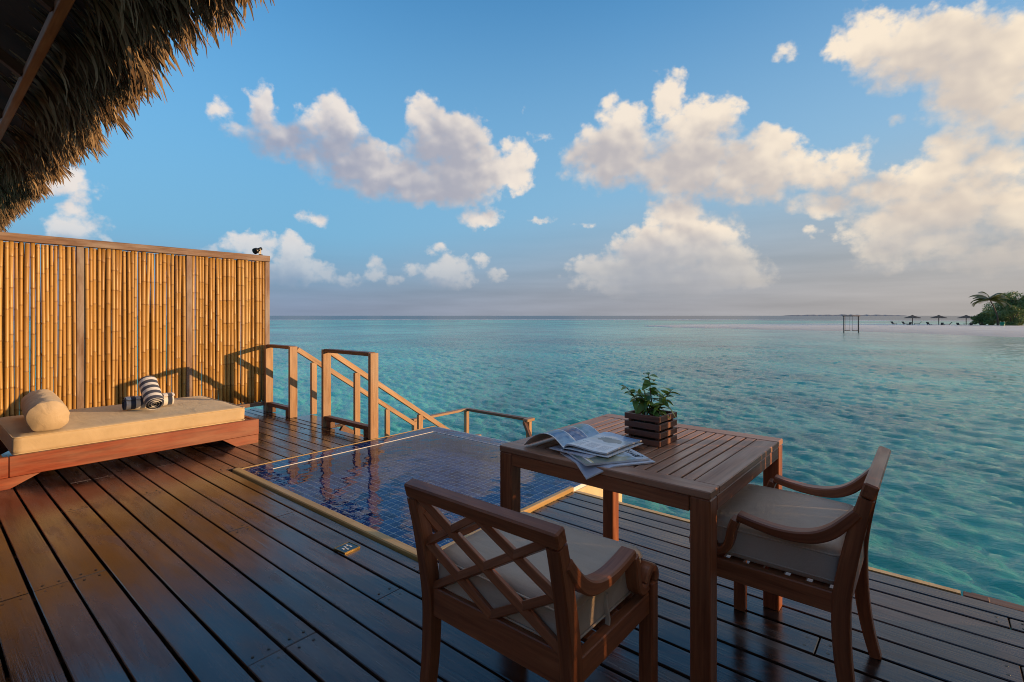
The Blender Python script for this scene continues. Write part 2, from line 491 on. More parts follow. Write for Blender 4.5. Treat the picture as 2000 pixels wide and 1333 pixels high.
M['cushion'] = cloth('taupe canvas', (0.55, 0.425, 0.325), (0.63, 0.50, 0.39), 380, 0.85, 0.45, 5.0)
M['metal'] = plain('dark bronze metal', (0.07, 0.065, 0.055), 0.35, 0.9)
M['soil'] = plain('potting soil', (0.035, 0.022, 0.015), 0.95, 0, 0.5, 120, 0.8)
M['plaster'] = plain('cream plaster', (0.70, 0.56, 0.34), 0.75, 0, 0.08, 12, 0.2)


def bamboo_mat():
    m, b, p, o = new_mat('golden bamboo')
    g, r = grain(b)
    s = b.sep(g)
    big = b.noise(b.v('MULTIPLY', g, (1.2, 8, 8)), 1.0, 3.0)
    fine = b.noise(b.v('MULTIPLY', g, (5, 260, 260)), 1.0, 3.0)
    c = b.ramp(b.m('ADD', b.m('MULTIPLY', r, 0.62), b.m('MULTIPLY', big, 0.40)),
               [(0.02, (0.26, 0.15, 0.060)), (0.3, (0.43, 0.235, 0.062)), (0.65, (0.53, 0.31, 0.085)), (0.98, (0.58, 0.39, 0.16))])
    c = b.mix(b.m('MULTIPLY', fine, 0.35), c, b.mix(0.6, c, (0.08, 0.03, 0.01)))
    n = b.n.new('ShaderNodeAttribute'); n.attribute_name = 'node'
    c = b.mix(b.m('MULTIPLY', n.outputs['Fac'], 0.65), c, (0.16, 0.075, 0.03))
    spot = b.noise(b.v('MULTIPLY', g, (14, 60, 60)), 1.0, 2.0)
    c = b.mix(b.mapr(spot, 0.66, 0.74, 0.0, 0.6), c, (0.16, 0.085, 0.04))
    b.put(p.inputs['Base Color'], c)
    b.put(p.inputs['Roughness'], b.mapr(big, 0.3, 0.7, 0.28, 0.5))
    b.put(p.inputs['Normal'], b.bump(fine, 0.12, 0.002))
    return m


M['bamboo'] = bamboo_mat()


def thatch_mat():
    m, b, p, o = new_mat('dry palm thatch')
    n = b.n.new('ShaderNodeAttribute'); n.attribute_name = 'tone'
    g = b.n.new('ShaderNodeAttribute'); g.attribute_name = 'grain'
    f = b.noise(b.v('MULTIPLY', g.outputs['Vector'], (4, 60, 60)), 1.0, 3.0)
    c = b.ramp(b.m('ADD', b.m('MULTIPLY', n.outputs['Fac'], 0.75), b.m('MULTIPLY', f, 0.3)),
               [(0.1, (0.045, 0.027, 0.015)), (0.45, (0.16, 0.10, 0.055)), (0.75, (0.38, 0.27, 0.155)), (1.0, (0.58, 0.45, 0.29))])
    b.put(p.inputs['Base Color'], c)
    p.inputs['Roughness'].default_value = 0.75
    p.inputs['Specular IOR Level'].default_value = 0.25
    tr = b.n.new('ShaderNodeBsdfTranslucent'); b.put(tr.inputs[0], c)
    mx = b.n.new('ShaderNodeMixShader'); mx.inputs[0].default_value = 0.18
    b.l.new(p.outputs[0], mx.inputs[1]); b.l.new(tr.outputs[0], mx.inputs[2]); b.l.new(mx.outputs[0], o.inputs[0])
    return m


M['thatch'] = thatch_mat()


def leaf_mat(name, c0, c1, c2):
    m, b, p, o = new_mat(name)
    n = b.n.new('ShaderNodeAttribute'); n.attribute_name = 'tone'
    r = b.n.new('ShaderNodeObjectInfo').outputs['Random']
    c = b.ramp(b.m('FRACT', b.m('ADD', n.outputs['Fac'], b.m('MULTIPLY', r, 0.97))), [(0.0, c0), (0.55, c1), (1.0, c2)])
    b.put(p.inputs['Base Color'], c); p.inputs['Roughness'].default_value = 0.38
    tr = b.n.new('ShaderNodeBsdfTranslucent'); b.put(tr.inputs[0], b.mix(0.5, c, (0.25, 0.35, 0.03)))
    mx = b.n.new('ShaderNodeMixShader'); mx.inputs[0].default_value = 0.25
    b.l.new(p.outputs[0], mx.inputs[1]); b.l.new(tr.outputs[0], mx.inputs[2]); b.l.new(mx.outputs[0], o.inputs[0])
    return m


M['leaf'] = leaf_mat('glossy plant leaf', (0.05, 0.14, 0.03), (0.12, 0.25, 0.045), (0.34, 0.44, 0.09))
M['bush'] = leaf_mat('beach shrub leaf', (0.065, 0.115, 0.045), (0.12, 0.195, 0.065), (0.19, 0.27, 0.09))
M['palm'] = leaf_mat('palm frond leaf', (0.075, 0.085, 0.03), (0.12, 0.125, 0.045), (0.19, 0.165, 0.07))


def set_tone(me, vals, name='tone'):
    at = me.attributes.new(name, 'FLOAT', 'POINT')
    at.data.foreach_set('value', np.asarray(vals, dtype=np.float32))

# ---------------------------------------------------------------- view helpers (a bearing of the photograph met with a plane)
def ray(px, py):
    return FWD + RGT * ((px - 1000) / F) + Vector((0, 0, (617 - py) / F))
def at_z(px, py, z):
    d = ray(px, py); return Vector((0, 0, EYE)) + d * ((z - EYE) / d.z)

SEA_Z = -1.70

# ---------------------------------------------------------------- sea
def wave_tile(L, N, seed, wind, vpeak, rms):
    """one periodic patch of wind chop by spectral synthesis: heights and the sideways pull that sharpens crests"""
    r = np.random.default_rng(seed)
    k1 = np.fft.fftfreq(N, L / N) * 2 * np.pi
    kx, ky = np.meshgrid(k1, k1)
    k = np.hypot(kx, ky); k[0, 0] = 1
    kp = 2 * np.pi / vpeak
    cosw = (kx * wind[0] + ky * wind[1]) / k
    P = np.exp(-1.2 * (kp / k) ** 2) / k ** 3.6 * (0.05 + np.abs(cosw) ** 7) * np.exp(-(k * L / N * 0.55) ** 2)
    P[0, 0] = 0
    H = np.sqrt(P) * (r.normal(size=(N, N)) + 1j * r.normal(size=(N, N)))
    h = np.fft.ifft2(H).real; s = rms / h.std(); h *= s
    dx = np.fft.ifft2(-1j * kx / k * H).real * s; dy = np.fft.ifft2(-1j * ky / k * H).real * s
    return h, dx, dy


def sample(tile, L, x, y):
    N = tile.shape[0]
    u = (x / L * N) % N; v = (y / L * N) % N
    i = u.astype(int); j = v.astype(int); fu = u - i; fv = v - j
    i1 = (i + 1) % N; j1 = (j + 1) % N
    return (tile[j, i] * (1 - fu) + tile[j, i1] * fu) * (1 - fv) + (tile[j1, i] * (1 - fu) + tile[j1, i1] * fu) * fv


def build_sea():
    rr = np.concatenate([np.geomspace(1.5, 140, 600), np.geomspace(145, 30000, 60)])
    fa = math.atan2(FWD.y, FWD.x)
    aa = np.concatenate([np.linspace(-math.pi, -0.95, 40, endpoint=False), np.linspace(-0.95, 0.95, 900), np.linspace(0.95, math.pi, 41)[1:-1]]) + fa
    na, nr = len(aa), len(rr)
    R, A = np.meshgrid(rr, aa, indexing='ij')
    x = R * np.cos(A); y = R * np.sin(A)
    t1 = wave_tile(26.0, 512, 3, (0.25, 0.97), 1.0, 0.021)
    t2 = wave_tile(10.7, 256, 8, (-0.35, 0.94), 0.40, 0.0095)
    f1 = np.clip(1.6 - R / 70, 0, 1); f2 = np.clip(1.5 - R / 22, 0, 1)
    c, s = math.cos(0.5), math.sin(0.5)
    xr, yr = c * x - s * y, s * x + c * y
    z = sample(t1[0], 26.0, x, y) * f1 + sample(t2[0], 10.7, xr, yr) * f2
    ox = sample(t1[1], 26.0, x, y) * f1 * 1.2; oy = sample(t1[2], 26.0, x, y) * f1 * 1.2
    co = np.stack([x + ox, y + oy, SEA_Z + z], -1).reshape(-1, 3)
    co = np.vstack([co, [[0, 0, SEA_Z]]])
    idx = np.arange(nr * na).reshape(nr, na)
    nxt = np.roll(idx, -1, axis=1)
    q = np.stack([idx[:-1], idx[1:], nxt[1:], nxt[:-1]], -1).reshape(-1, 4)
    me = bpy.data.meshes.new('sea')
    tri = np.stack([np.full(na, nr * na), idx[0], nxt[0]], -1)
    nl = q.size + tri.size
    me.vertices.add(len(co)); me.vertices.foreach_set('co', co.astype(np.float32).ravel())
    me.loops.add(nl); me.loops.foreach_set('vertex_index', np.concatenate([q.ravel(), tri.ravel()]).astype(np.int32))
    npoly = len(q) + len(tri)
    me.polygons.add(npoly)
    st = np.concatenate([np.arange(len(q)) * 4, q.size + np.arange(len(tri)) * 3]).astype(np.int32)
    me.polygons.foreach_set('loop_start', st)
    me.polygons.foreach_set('use_smooth', np.ones(npoly, bool))
    me.update(calc_edges=True); me.validate()
    return me


def sea_mat():
    m, b, p, o = new_mat('lagoon water')
    g = b.n.new('ShaderNodeNewGeometry').outputs['Position']
    s = b.sep(g)
    r = b.v('LENGTH', b.xyz(s[0], s[1], 0.0))
    n1 = b.noise(g, 0.030, 4.0, 0.55)                     # sand flats and weed beds
    n2 = b.noise(b.v('MULTIPLY', g, (1, 1, 0)), 0.16, 4.0, 0.55)
    shallow = b.mapr(b.m('ADD', b.m('MULTIPLY', n1, 0.6), b.m('MULTIPLY', n2, 0.4)), 0.38, 0.62)
    c = b.ramp(shallow, [(0.0, (0.016, 0.15, 0.15)), (0.4, (0.034, 0.32, 0.265)), (1.0, (0.09, 0.62, 0.48))])
    # pale water over sand near the spit, widened to carry the clouds' cream reflection
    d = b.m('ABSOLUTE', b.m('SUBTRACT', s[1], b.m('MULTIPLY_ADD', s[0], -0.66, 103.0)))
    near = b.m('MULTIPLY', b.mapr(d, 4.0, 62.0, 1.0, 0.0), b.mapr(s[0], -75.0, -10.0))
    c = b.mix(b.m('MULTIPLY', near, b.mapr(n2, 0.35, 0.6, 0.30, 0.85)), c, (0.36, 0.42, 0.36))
    # the reef edge, its broken surf and deep water beyond
    wob = b.m('MULTIPLY_ADD', b.noise(g, 0.012, 3.0), 120.0, r)
    c = b.mix(b.mapr(wob, 380.0, 440.0, kind='SMOOTHSTEP'), c, (0.015, 0.045, 0.085))
    band = b.m('MULTIPLY', b.mapr(wob, 425.0, 440.0), b.mapr(wob, 455.0, 490.0, 1.0, 0.0))
    foam = b.m('MULTIPLY', band, b.mapr(b.noise(b.v('MULTIPLY', g, (0.05, 0.05, 0)), 1.0, 4.0, 0.7), 0.40, 0.50))
    c = b.mix(foam, c, (0.80, 0.80, 0.80))
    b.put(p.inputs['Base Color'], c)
    b.put(p.inputs['Roughness'], b.m('MAXIMUM', b.mapr(r, 10.0, 150.0, 0.04, 0.22), b.m('MULTIPLY', foam, 0.8)))
    p.inputs['IOR'].default_value = 1.33
    b.put(p.inputs['Specular IOR Level'], b.mapr(b.m('LOGARITHM', r, 10.0), 2.0, 2.75, 0.5, 0.10))
    v = b.v('MULTIPLY', g, (0.50, 1.6, 0))
    h = b.m('ADD', b.m('MULTIPLY', b.noise(v, 5.5, 6.0, 0.64, 0.3), 0.050), b.m('MULTIPLY', b.noise(v, 0.55, 3.0, 0.55), b.mapr(r, 25.0, 80.0, 0.0, 0.22)))
    nb = b.n.new('ShaderNodeBump'); nb.inputs['Distance'].default_value = 1.0
    b.put(nb.inputs['Height'], h); b.put(nb.inputs['Strength'], b.mapr(r, 60.0, 500.0, 0.8, 0.35))
    b.put(p.inputs['Normal'], nb.outputs[0])
    return m


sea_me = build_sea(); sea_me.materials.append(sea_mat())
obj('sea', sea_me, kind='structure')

# ---------------------------------------------------------------- sand spit
def sand_mat():
    m, b, p, o = new_mat('coral sand')
    g = b.n.new('ShaderNodeNewGeometry').outputs['Position']
    n = b.noise(g, 0.35, 5.0, 0.6)
    h = b.mapr(b.sep(g)[2], SEA_Z + 0.02, SEA_Z + 0.30)
    c = b.mix(b.mapr(n, 0.35, 0.65), (0.70, 0.63, 0.56), (0.82, 0.76, 0.68))
    c = b.mix(h, b.mix(0.45, c, (0.34, 0.30, 0.27)), c)
    b.put(p.inputs['Base Color'], c); p.inputs['Roughness'].default_value = 0.8
    b.put(p.inputs['Normal'], b.bump(b.noise(g, 1.2, 5.0, 0.6), 0.5, 0.15))
    return m


def build_spit():
    cols = [(1258, 636.9, 637.6), (1290, 636.0, 639.6), (1330, 635.4, 641.0), (1400, 634.6, 642.6), (1500, 633.4, 645.2), (1600, 632.6, 647.6), (1700, 632.6, 650.4),
            (1800, 633.4, 654.4), (1900, 634.6, 658.6), (2000, 635.6, 663.0), (2120, 637.0, 668.0), (2300, 640.0, 674.0), (2600, 646.0, 684.0)]
    prof = [(0.0, -0.25), (0.06, 0.02), (0.25, 0.20), (0.5, 0.36), (0.75, 0.34), (0.93, 0.12), (1.0, -0.25)]
    V = []; Fs = []
    fine = []
    for (a, b_) in zip(cols[:-1], cols[1:]):
        for k in range(6):
            t = k / 6; fine.append(tuple(u + (w - u) * t for u, w in zip(a, b_)))
    fine.append(cols[-1])
    for i, (x, yt, yb) in enumerate(fine):
        near = at_z(x, yb + 0.5 * math.sin(i * 0.9) * 0.5, SEA_Z); far = at_z(x, yt, SEA_Z)
        h = min(1.0, i / 14)
        for t, z in prof:
            p = near.lerp(far, t)
            V.append((p.x, p.y, SEA_Z + (z * (0.35 + 0.65 * h) if z > 0 else z)))
    n = len(prof)
    for i in range(len(fine) - 1):
        for k in range(n - 1):
            a = i * n + k; Fs.append((a, a + n, a + n + 1, a + 1))
    me = bpy.data.meshes.new('sand_spit'); me.from_pydata(V, [], Fs); me.polygons.foreach_set('use_smooth', [True] * len(Fs))
    me.materials.append(sand_mat()); me.update()
    return me


obj('beach', build_spit(), kind='structure')

# ---------------------------------------------------------------- deck
deck = obj('deck', None, kind='structure')
PX0, PX1, PY0, PY1 = -4.50, -2.045, 1.738, 3.97     # the pool's outer edges
def plank(x0, x1, y0, y1):
    w = y1 - y0
    b = MB()
    b.box((0, 0, 0), (x1 - x0 - 0.004, w - random.uniform(0.009, 0.0145), 0.032), None, 0.003, 0)
    o = obj('plank', b.mesh('plank', M['deck']), deck, ((x0 + x1) / 2, (y0 + y1) / 2, -0.016 + random.uniform(-0.0018, 0.0012)))
    o.rotation_euler = (random.uniform(-0.006, 0.006), 0, random.uniform(-0.0006, 0.0006))
    NAILS.extend([(x0 + 0.04, y0 + w * 0.3), (x0 + 0.04, y0 + w * 0.72), (x1 - 0.04, y0 + w * 0.3), (x1 - 0.04, y0 + w * 0.72)])
NAILS = []
PITCH = 0.1425
edges = [(3.040, 3.142), (2.937, 3.040)] + [(2.937 - PITCH * (k + 1), 2.937 - PITCH * k) for k in range(36)]
random.seed(21)
for k, (y0, y1) in enumerate(edges):
    if y0 > PY0 - 0.02:
        lj = random.choice((-6.35, -5.55, None))
        segs = [(-7.3, lj), (lj, PX0 - 0.006)] if lj else [(-7.3, PX0 - 0.006)]
        rj = random.choice((-1.25, -0.35, 0.25, None))
        segs += [(PX1 + 0.006, rj), (rj, 1.5)] if rj else [(PX1 + 0.006, 1.5)]
        for a, b_ in segs: plank(a, b_, y0, y1)
    else:
        if y1 > PY0:                                  # the ripped plank along the pool's curb
            plank(-7.3, -4.585, y0, y1); plank(-4.585, PX1 + 0.03, y0, PY0 - 0.006); plank(PX1 + 0.03, 1.5, y0, y1); continue
        ym = (y0 + y1) / 2
        if 0.25 < ym < 0.66 or 1.25 < ym < 1.42: js = [-3.25, -0.75]
        elif 0.94 < ym < 1.1: js = [-5.13, -1.95]
        else: js = random.choice(([-5.13, -1.95], [-3.25, 0.1], [-4.4, -0.75], [-6.2, -2.6, 0.3]))
        xs = [-7.3] + js + [1.5]
        for a, b_ in zip(xs[:-1], xs[1:]): plank(a, b_, y0, y1)
def nails(b):
    for x, y in NAILS:
        if -7.2 < x < 1.4:
            b.tube([(x, y, -0.003), (x, y, 0.0012)], 0.0058, 7)
part('gap_dark_sheet', deck, M['dark_rail'], lambda b: [b.box((-2.9, -0.3, -0.20), (8.9, 3.9, 0.02)), b.box((-5.95, 2.36, -0.20), (2.75, 1.36, 0.02)), b.box((-0.25, 2.36, -0.20), (3.4, 1.36, 0.02))])  # unseen dark sheet added so the plank gaps read black
part('screw_heads', deck, M['metal'], nails, kind='stuff')
part('step_edge', deck, M['deck'], lambda b: b.box((-5.87, 3.275, -0.018), (0.80, 0.25, 0.036)))
for x in (-7.15, -6.5, -5.8, -5.13, -4.55, -3.9, -3.25, -2.6, -1.99, -1.3, -0.75, -0.1, 0.6, 1.3):
    top = 1.66 if -4.5 < x < -2.05 else 3.10
    part('joist', deck, M['dark_rail'], lambda b: b.box((x, (top - 2.2) / 2, -0.105), (0.05, top + 2.2, 0.14)))
part('edge_trim', deck, M['curb'], lambda b: b.prism([(3.147, -0.12), (3.147, 0.004), (3.207, -0.0066), (3.207, -0.12)], -2.03, 0.10, 0))
part('edge_beam', deck, M['dark_rail'], lambda b: b.box((0.83, 3.245, -0.075), (1.38, 0.07, 0.09)))
part('edge_block', deck, M['dark_rail'], lambda b: b.box((0.155, 3.185, -0.03), (0.09, 0.05, 0.05)))
for x, y in ((-7.0, 2.9), (-5.0, 2.9), (-1.4, 2.95), (0.9, 2.95), (-7.0, 0.0), (-3.2, 0.2), (0.9, 0.0)):
    part('piling', deck, M['plaster'], lambda b: b.tube([(x, y, -4.0), (x, y, -0.18)], 0.11, 14))

# ---------------------------------------------------------------- plunge pool
def tile_mat():
    m, b, p, o = new_mat('glazed cobalt tile')
    r = b.n.new('ShaderNodeAttribute'); r.attribute_name = 'tone'
    rr = b.m('FRACT', b.m('ADD', b.m('MULTIPLY', b.n.new('ShaderNodeObjectInfo').outputs['Random'], 0.999), r.outputs['Fac']))
    b.put(p.inputs['Base Color'], b.ramp(rr, [(0.0, (0.010, 0.030, 0.16)), (0.35, (0.018, 0.075, 0.28)), (0.7, (0.026, 0.12, 0.38)), (1.0, (0.045, 0.18, 0.46))]))
    p.inputs['Roughness'].default_value = 0.07
    p.inputs['Specular IOR Level'].default_value = 0.5
    tc = b.n.new('ShaderNodeTexCoord').outputs['Object']
    b.put(p.inputs['Normal'], b.bump(b.noise(tc, 30.0, 2.0), 0.06, 0.01))
    return m


def pool_water_mat():
    m, b, p, o = new_mat('pool water')
    b.n.remove(p)
    g = b.n.new('ShaderNodeNewGeometry').outputs['Position']
    h = b.m('ADD', b.noise(g, 2.6, 2.0, 0.5), b.m('MULTIPLY', b.noise(b.v('MULTIPLY', g, (1, 1.6, 1)), 9.0, 2.0), 0.18))
    nb = b.bump(h, 0.16, 0.06)
    fr = b.n.new('ShaderNodeFresnel'); fr.inputs[0].default_value = 1.33; b.put(fr.inputs['Normal'], nb)
    tr = b.n.new('ShaderNodeBsdfTransparent'); b.put(tr.inputs[0], (0.80, 0.90, 0.97))
    gl = b.n.new('ShaderNodeBsdfGlossy'); gl.inputs['Roughness'].default_value = 0.0; b.put(gl.inputs['Normal'], nb)
    mx = b.n.new('ShaderNodeMixShader'); b.put(mx.inputs[0], fr.outputs[0])
    b.l.new(tr.outputs[0], mx.inputs[1]); b.l.new(gl.outputs[0], mx.inputs[2]); b.l.new(mx.outputs[0], o.inputs[0])
    return m


TM = tile_mat()
M['grout'] = plain('white grout', (0.80, 0.81, 0.83), 0.7, 0, 0.05, 60, 0.1)
pool = thing('plunge_pool', 'tiled plunge pool of cobalt blue mosaic sunk in the timber deck', 'pool', ((PX0 + PX1) / 2, (PY0 + PY1) / 2, 0))
PC = Vector(((PX0 + PX1) / 2, (PY0 + PY1) / 2, 0))
TP = 0.065
IX0, IX1, IY0, IY1 = PX0 + 0.215, PX1 - 0.235, PY0 + 0.062 + 3 * TP * 0.9, PY1 - 0.2     # inner basin
OX0, OX1, OY0, OY1 = PX0 + 0.02, PX1 - 0.04, PY0 + 0.062, PY1
FLOOR = -0.16
def basin(b):
    t = -0.0012
    for (x0, x1, y0, y1) in ((OX0, IX0, OY0, OY1), (IX1, OX1, OY0, OY1), (IX0, IX1, OY0, IY0), (IX0, IX1, IY1, OY1)):
        b.box(((x0 + x1) / 2 - PC.x, (y0 + y1) / 2 - PC.y, (t - 1.0) / 2), (x1 - x0, y1 - y0, 1.0 + t), None, 0.001)
    b.box(((IX0 + IX1) / 2 - PC.x, (IY0 + IY1) / 2 - PC.y, FLOOR - 0.0945), (IX1 - IX0 + 0.02, IY1 - IY0 + 0.02, 0.18), None, 0.001)
part('basin', pool, M['grout'], basin)
part('outer_wall', pool, M['plaster'], lambda b: b.box((OX1 + 0.006 - PC.x, (3.17 + PY1) / 2 - PC.y, -0.62), (0.012, PY1 - 3.17, 1.18), None, 0.002))
part('outer_wall', pool, M['plaster'], lambda b: b.box(((OX0 + OX1) / 2 - PC.x, PY1 + 0.006 - PC.y, -0.62), (OX1 - OX0 + 0.02, 0.012, 1.18), None, 0.002))
part('curb', pool, M['curb'], lambda b: b.box((0, PY0 + 0.031 - PC.y, -0.03), (PX1 - PX0, 0.060, 0.096), None, 0.006))
part('curb', pool, M['curb'], lambda b: b.box((PX1 - 0.02 - PC.x, (PY0 + 0.062 + 3.17) / 2 - PC.y, -0.025), (0.040, 3.17 - PY0 - 0.062, 0.106), None, 0.006))
part('curb', pool, M['curb'], lambda b: b.box((PX0 + 0.009 - PC.x, (PY0 + 0.062 + PY1) / 2 - PC.y, -0.035), (0.018, PY1 - PY0 - 0.062, 0.086), None, 0.004))
M['trim'] = plain('white edge trim', (0.78, 0.76, 0.70), 0.4, 0, 0.05, 30, 0.05)
for (x0, x1, y0, y1) in ((IX0, IX0 + 0.006, IY0, IY1 - 0.008), (IX0, IX1, IY1 - 0.008, IY1)):
    part('edge_trim', pool, M['trim'], lambda b: b.box(((x0 + x1) / 2 - PC.x, (y0 + y1) / 2 - PC.y, -0.0035), (x1 - x0, y1 - y0, 0.024), None, 0.002))
WL = 0.0042
def water(b):
    x0, x1, y0, y1 = OX0 - PC.x, OX1 - PC.x, OY0 - PC.y, OY1 - PC.y - 0.002
    b.add([(x0, y0, WL), (x1, y0, WL), (x1, y1, WL), (x0, y1, WL)], [(0, 1, 2, 3)])
part('water', pool, pool_water_mat(), water)

tiles = []
x = OX0 + 0.003
def span(a, b, n=None):
    n = n or max(1, round((b - a) / TP)); s = (b - a) / n
    return [a + s * (i + 0.5) for i in range(n)]
for xs, ys in ((span(OX0, IX0), span(OY0, OY1)), (span(IX1, OX1), span(OY0, OY1)), (span(IX0, IX1), span(OY0, IY0)), (span(IX0, IX1), span(IY1, OY1))):
    for x in xs:
        for y in ys: tiles.append((x, y, -0.003, (xs[1] - xs[0]) * 0.875, (ys[1] - ys[0]) * 0.875))
xs, ys = span(IX0, IX1), span(IY0, IY1)
for x in xs:
    for y in ys: tiles.append((x, y, FLOOR - 0.006, (xs[1] - xs[0]) * 0.875, (ys[1] - ys[0]) * 0.875))
tiles.sort(key=lambda t: (Vector(t[:3]) - Vector((0, 0, EYE))).length)
tb = MB(); tb.box((0, 0, 0), (1, 1, 0.008), None, 0.0)
tb = MB(); tb.box((0, 0, 0), (1, 1, 1), None, 0.03)
tile_me = tb.mesh('tile', TM); set_tone(tile_me, [0.0] * len(tile_me.vertices))
rest = MB(); tones = []
random.seed(4)
for i, (x, y, z, w, l) in enumerate(tiles):
    if i < 300:
        o = obj('tile', tile_me, pool, (x - PC.x, y - PC.y, z))
        o.scale = (w, l, 0.008)
    else:
        n0 = len(rest.V); t = random.random()
        rest.box((x - PC.x, y - PC.y, z), (w, l, 0.008), None, 0.001); tones += [t] * (len(rest.V) - n0)
for (px, py, ux, uy, n) in ((IX0 + 0.002, IY0, 0, 1, len(ys)), (IX1 - 0.002, IY0, 0, 1, len(ys)), (IX0, IY1 - 0.002, 1, 0, len(xs)), (IX0, IY0 + 0.002, 1, 0, len(xs))):
    st = ((IY1 - IY0) / n) if uy else ((IX1 - IX0) / n)
    for i in range(n):
        for j in range(3):
            n0 = len(rest.V); t = random.random(); c = (px + ux * st * (i + 0.5) - PC.x, py + uy * st * (i + 0.5) - PC.y, -0.058 - j * TP)
            rest.box(c, (st * 0.875 if ux else 0.008, st * 0.875 if uy else 0.008, TP * 0.875), None, 0.001); tones += [t] * (len(rest.V) - n0)
rm = rest.mesh('tile_field', TM); set_tone(rm, tones)
obj('tile_field', rm, pool, kind='stuff')

# ---------------------------------------------------------------- bamboo fences
def culm_mesh(seed):
    r = random.Random(seed); R = r.uniform(0.0145, 0.0235); Hh = 1.90
    z = -r.uniform(0, 0.2); zs = []
    while z < Hh:
        for dz_, k, nd in ((-0.012, 1.0, 0.0), (-0.003, 1.09, 0.6), (0.003, 1.05, 1.0), (0.012, 0.98, 0.0)):
            if 0.0 < z + dz_ < Hh: zs.append((z + dz_, k, nd))
        z += r.uniform(0.20, 0.33)
    zs = [(0.0, 1, 0)] + zs + [(Hh, 0.93, 0)]
    b = MB(); bx, by = r.uniform(-0.012, 0.012), r.uniform(-0.010, 0.010)
    pts = [(bx * math.sin(z_ / Hh * 3.1), by * math.sin(z_ / Hh * 3.1 + 0.6), z_) for z_, _, _ in zs]
    n = 9
    b.tube(pts, [R * k * (1.04 - 0.12 * z_ / Hh) for z_, k, _ in zs], n)
    me = b.mesh('bamboo_pole', M['bamboo'])
    set_tone(me, [nd for _, _, nd in zs for _ in range(n)], 'node')
    return me, R
CULMS = [culm_mesh(s) for s in range(10)]


def fence(name, X, posts, label, seed, side=1, back=True):
    """screen in the plane x = X, posts at the given y; side is where its good face looks"""
    r = random.Random(seed)
    f = thing(name, label, 'fence', (X, posts[0], 0))
    L = posts[-1] - posts[0]
    part('top_rail', f, M['frame'], lambda b: b.box((0, L / 2, 2.080), (0.085, L + 0.06, 0.080), None, 0.004))
    for y in posts:
        part('post', f, M['frame'], lambda b: b.box((-0.004, y - posts[0], 1.019), (0.062, 0.062, 2.036), None, 0.004))
    for a, b_ in zip(posts[:-1], posts[1:]):
        part('bottom_rail', f, M['frame'], lambda b: b.box((0.012, (a + b_) / 2 - posts[0], 0.105), (0.075, b_ - a - 0.066, 0.05), None, 0.003))
        for row in ((0, 1) if back else (0,)):              # a tight front row and a looser one behind, seen through the gaps
            lo, hi = a + 0.0325, b_ - 0.0325
            pick = []; tot = 0.0; gap = 0.0008 if row == 0 else 0.006
            while True:
                me, R = r.choice(CULMS)
                if tot + 2 * R + gap * (len(pick) + 2) > hi - lo: break
                pick.append((me, R)); tot += 2 * R
            g = [max(0.05, r.gauss(1.0, 0.6)) for _ in range(len(pick) + 1)]
            k = (hi - lo - tot) / sum(g); y = lo
            for (me, R), gg in zip(pick, g):
                y += gg * k + R
                o = obj('bamboo_pole', me, f, ((-0.050 * side if row else 0.004) + r.uniform(-0.006, 0.006), y - posts[0], 0.131))
                o.rotation_euler = (r.uniform(-0.003, 0.003), r.uniform(-0.003, 0.003), r.uniform(0, 6.28))
                if r.random() < 0.5: o.location.z += 1.905; o.scale = (1, 1, -1)
                y += R
    return f
fence('bamboo_fence', -7.03, [-0.84, 0.17, 1.184, 2.215, 3.16], 'golden bamboo fence with three bays in view behind the daybed', 3)
SCREEN_X = 0.66
fence('bamboo_fence', SCREEN_X, [-0.92, 0.10, 1.12, 2.15, 3.16], 'golden bamboo fence standing beside the dining chairs at the open end of the deck', 9, -1, False)

# ---------------------------------------------------------------- railings and stairs down to the water
RS = -0.668                                              # slope of the handrails
def railing(label, xl, xr, hy0, posts, yend, group):
    t = thing('stair_railing', label, 'railing', (xr, 3.15, 0), 0, group)
    def P(x, y): return (x - xr, y - 3.15)
    for x in (xl, xr):
        part('post', t, M['rail'], lambda b: b.box((*P(x - 0.022, 3.15), 0.4535), (0.044, 0.10, 0.905), None, 0.003))
    part('top_rail', t, M['dark_rail'], lambda b: b.box((*P((xl + xr - 0.044) / 2, 3.15), 0.892), (xr - xl - 0.048, 0.085, 0.040), None, 0.003))
    part('bottom_rail', t, M['dark_rail'], lambda b: b.box((*P((xl + xr - 0.044) / 2, 3.15), 0.105), (xr - xl - 0.048, 0.07, 0.045), None, 0.003))
    for x in (xl + 0.03, xr - 0.16):
        part('block', t, M['dark_rail'], lambda b: b.box((*P(x + 0.045, 3.15), 0.042), (0.09, 0.06, 0.08), None, 0.003))
    hx = xr - 0.022 if hy0[0] == 'r' else xl - 0.022
    z0 = 0.868
    part('handrail', t, M['rail'], lambda b: b.beam((*P(hx, 3.203), z0), (*P(hx, yend), z0 + RS * (yend - 3.203)), 0.045, 0.062))
    for y, foot in posts:
        zt = z0 + RS * (y - 3.203) - 0.033
        part('baluster', t, M['rail'], lambda b: b.box((*P(hx, y), (zt + foot) / 2), (0.042, 0.075, zt - foot), None, 0.003))
    return t
railing('short timber railing joined to the end of the bamboo fence beside the steps', -6.92, -6.25, 'r', [(3.43, 0.002), (4.60, -1.2)], 5.10, 'railings of the steps down to the sea')
railing('open timber railing between the steps and the pool, with its handrail going down', -5.45, -4.515, 'l', [(3.56, -0.3), (4.56, -1.3)], 5.36, 'railings of the steps down to the sea')

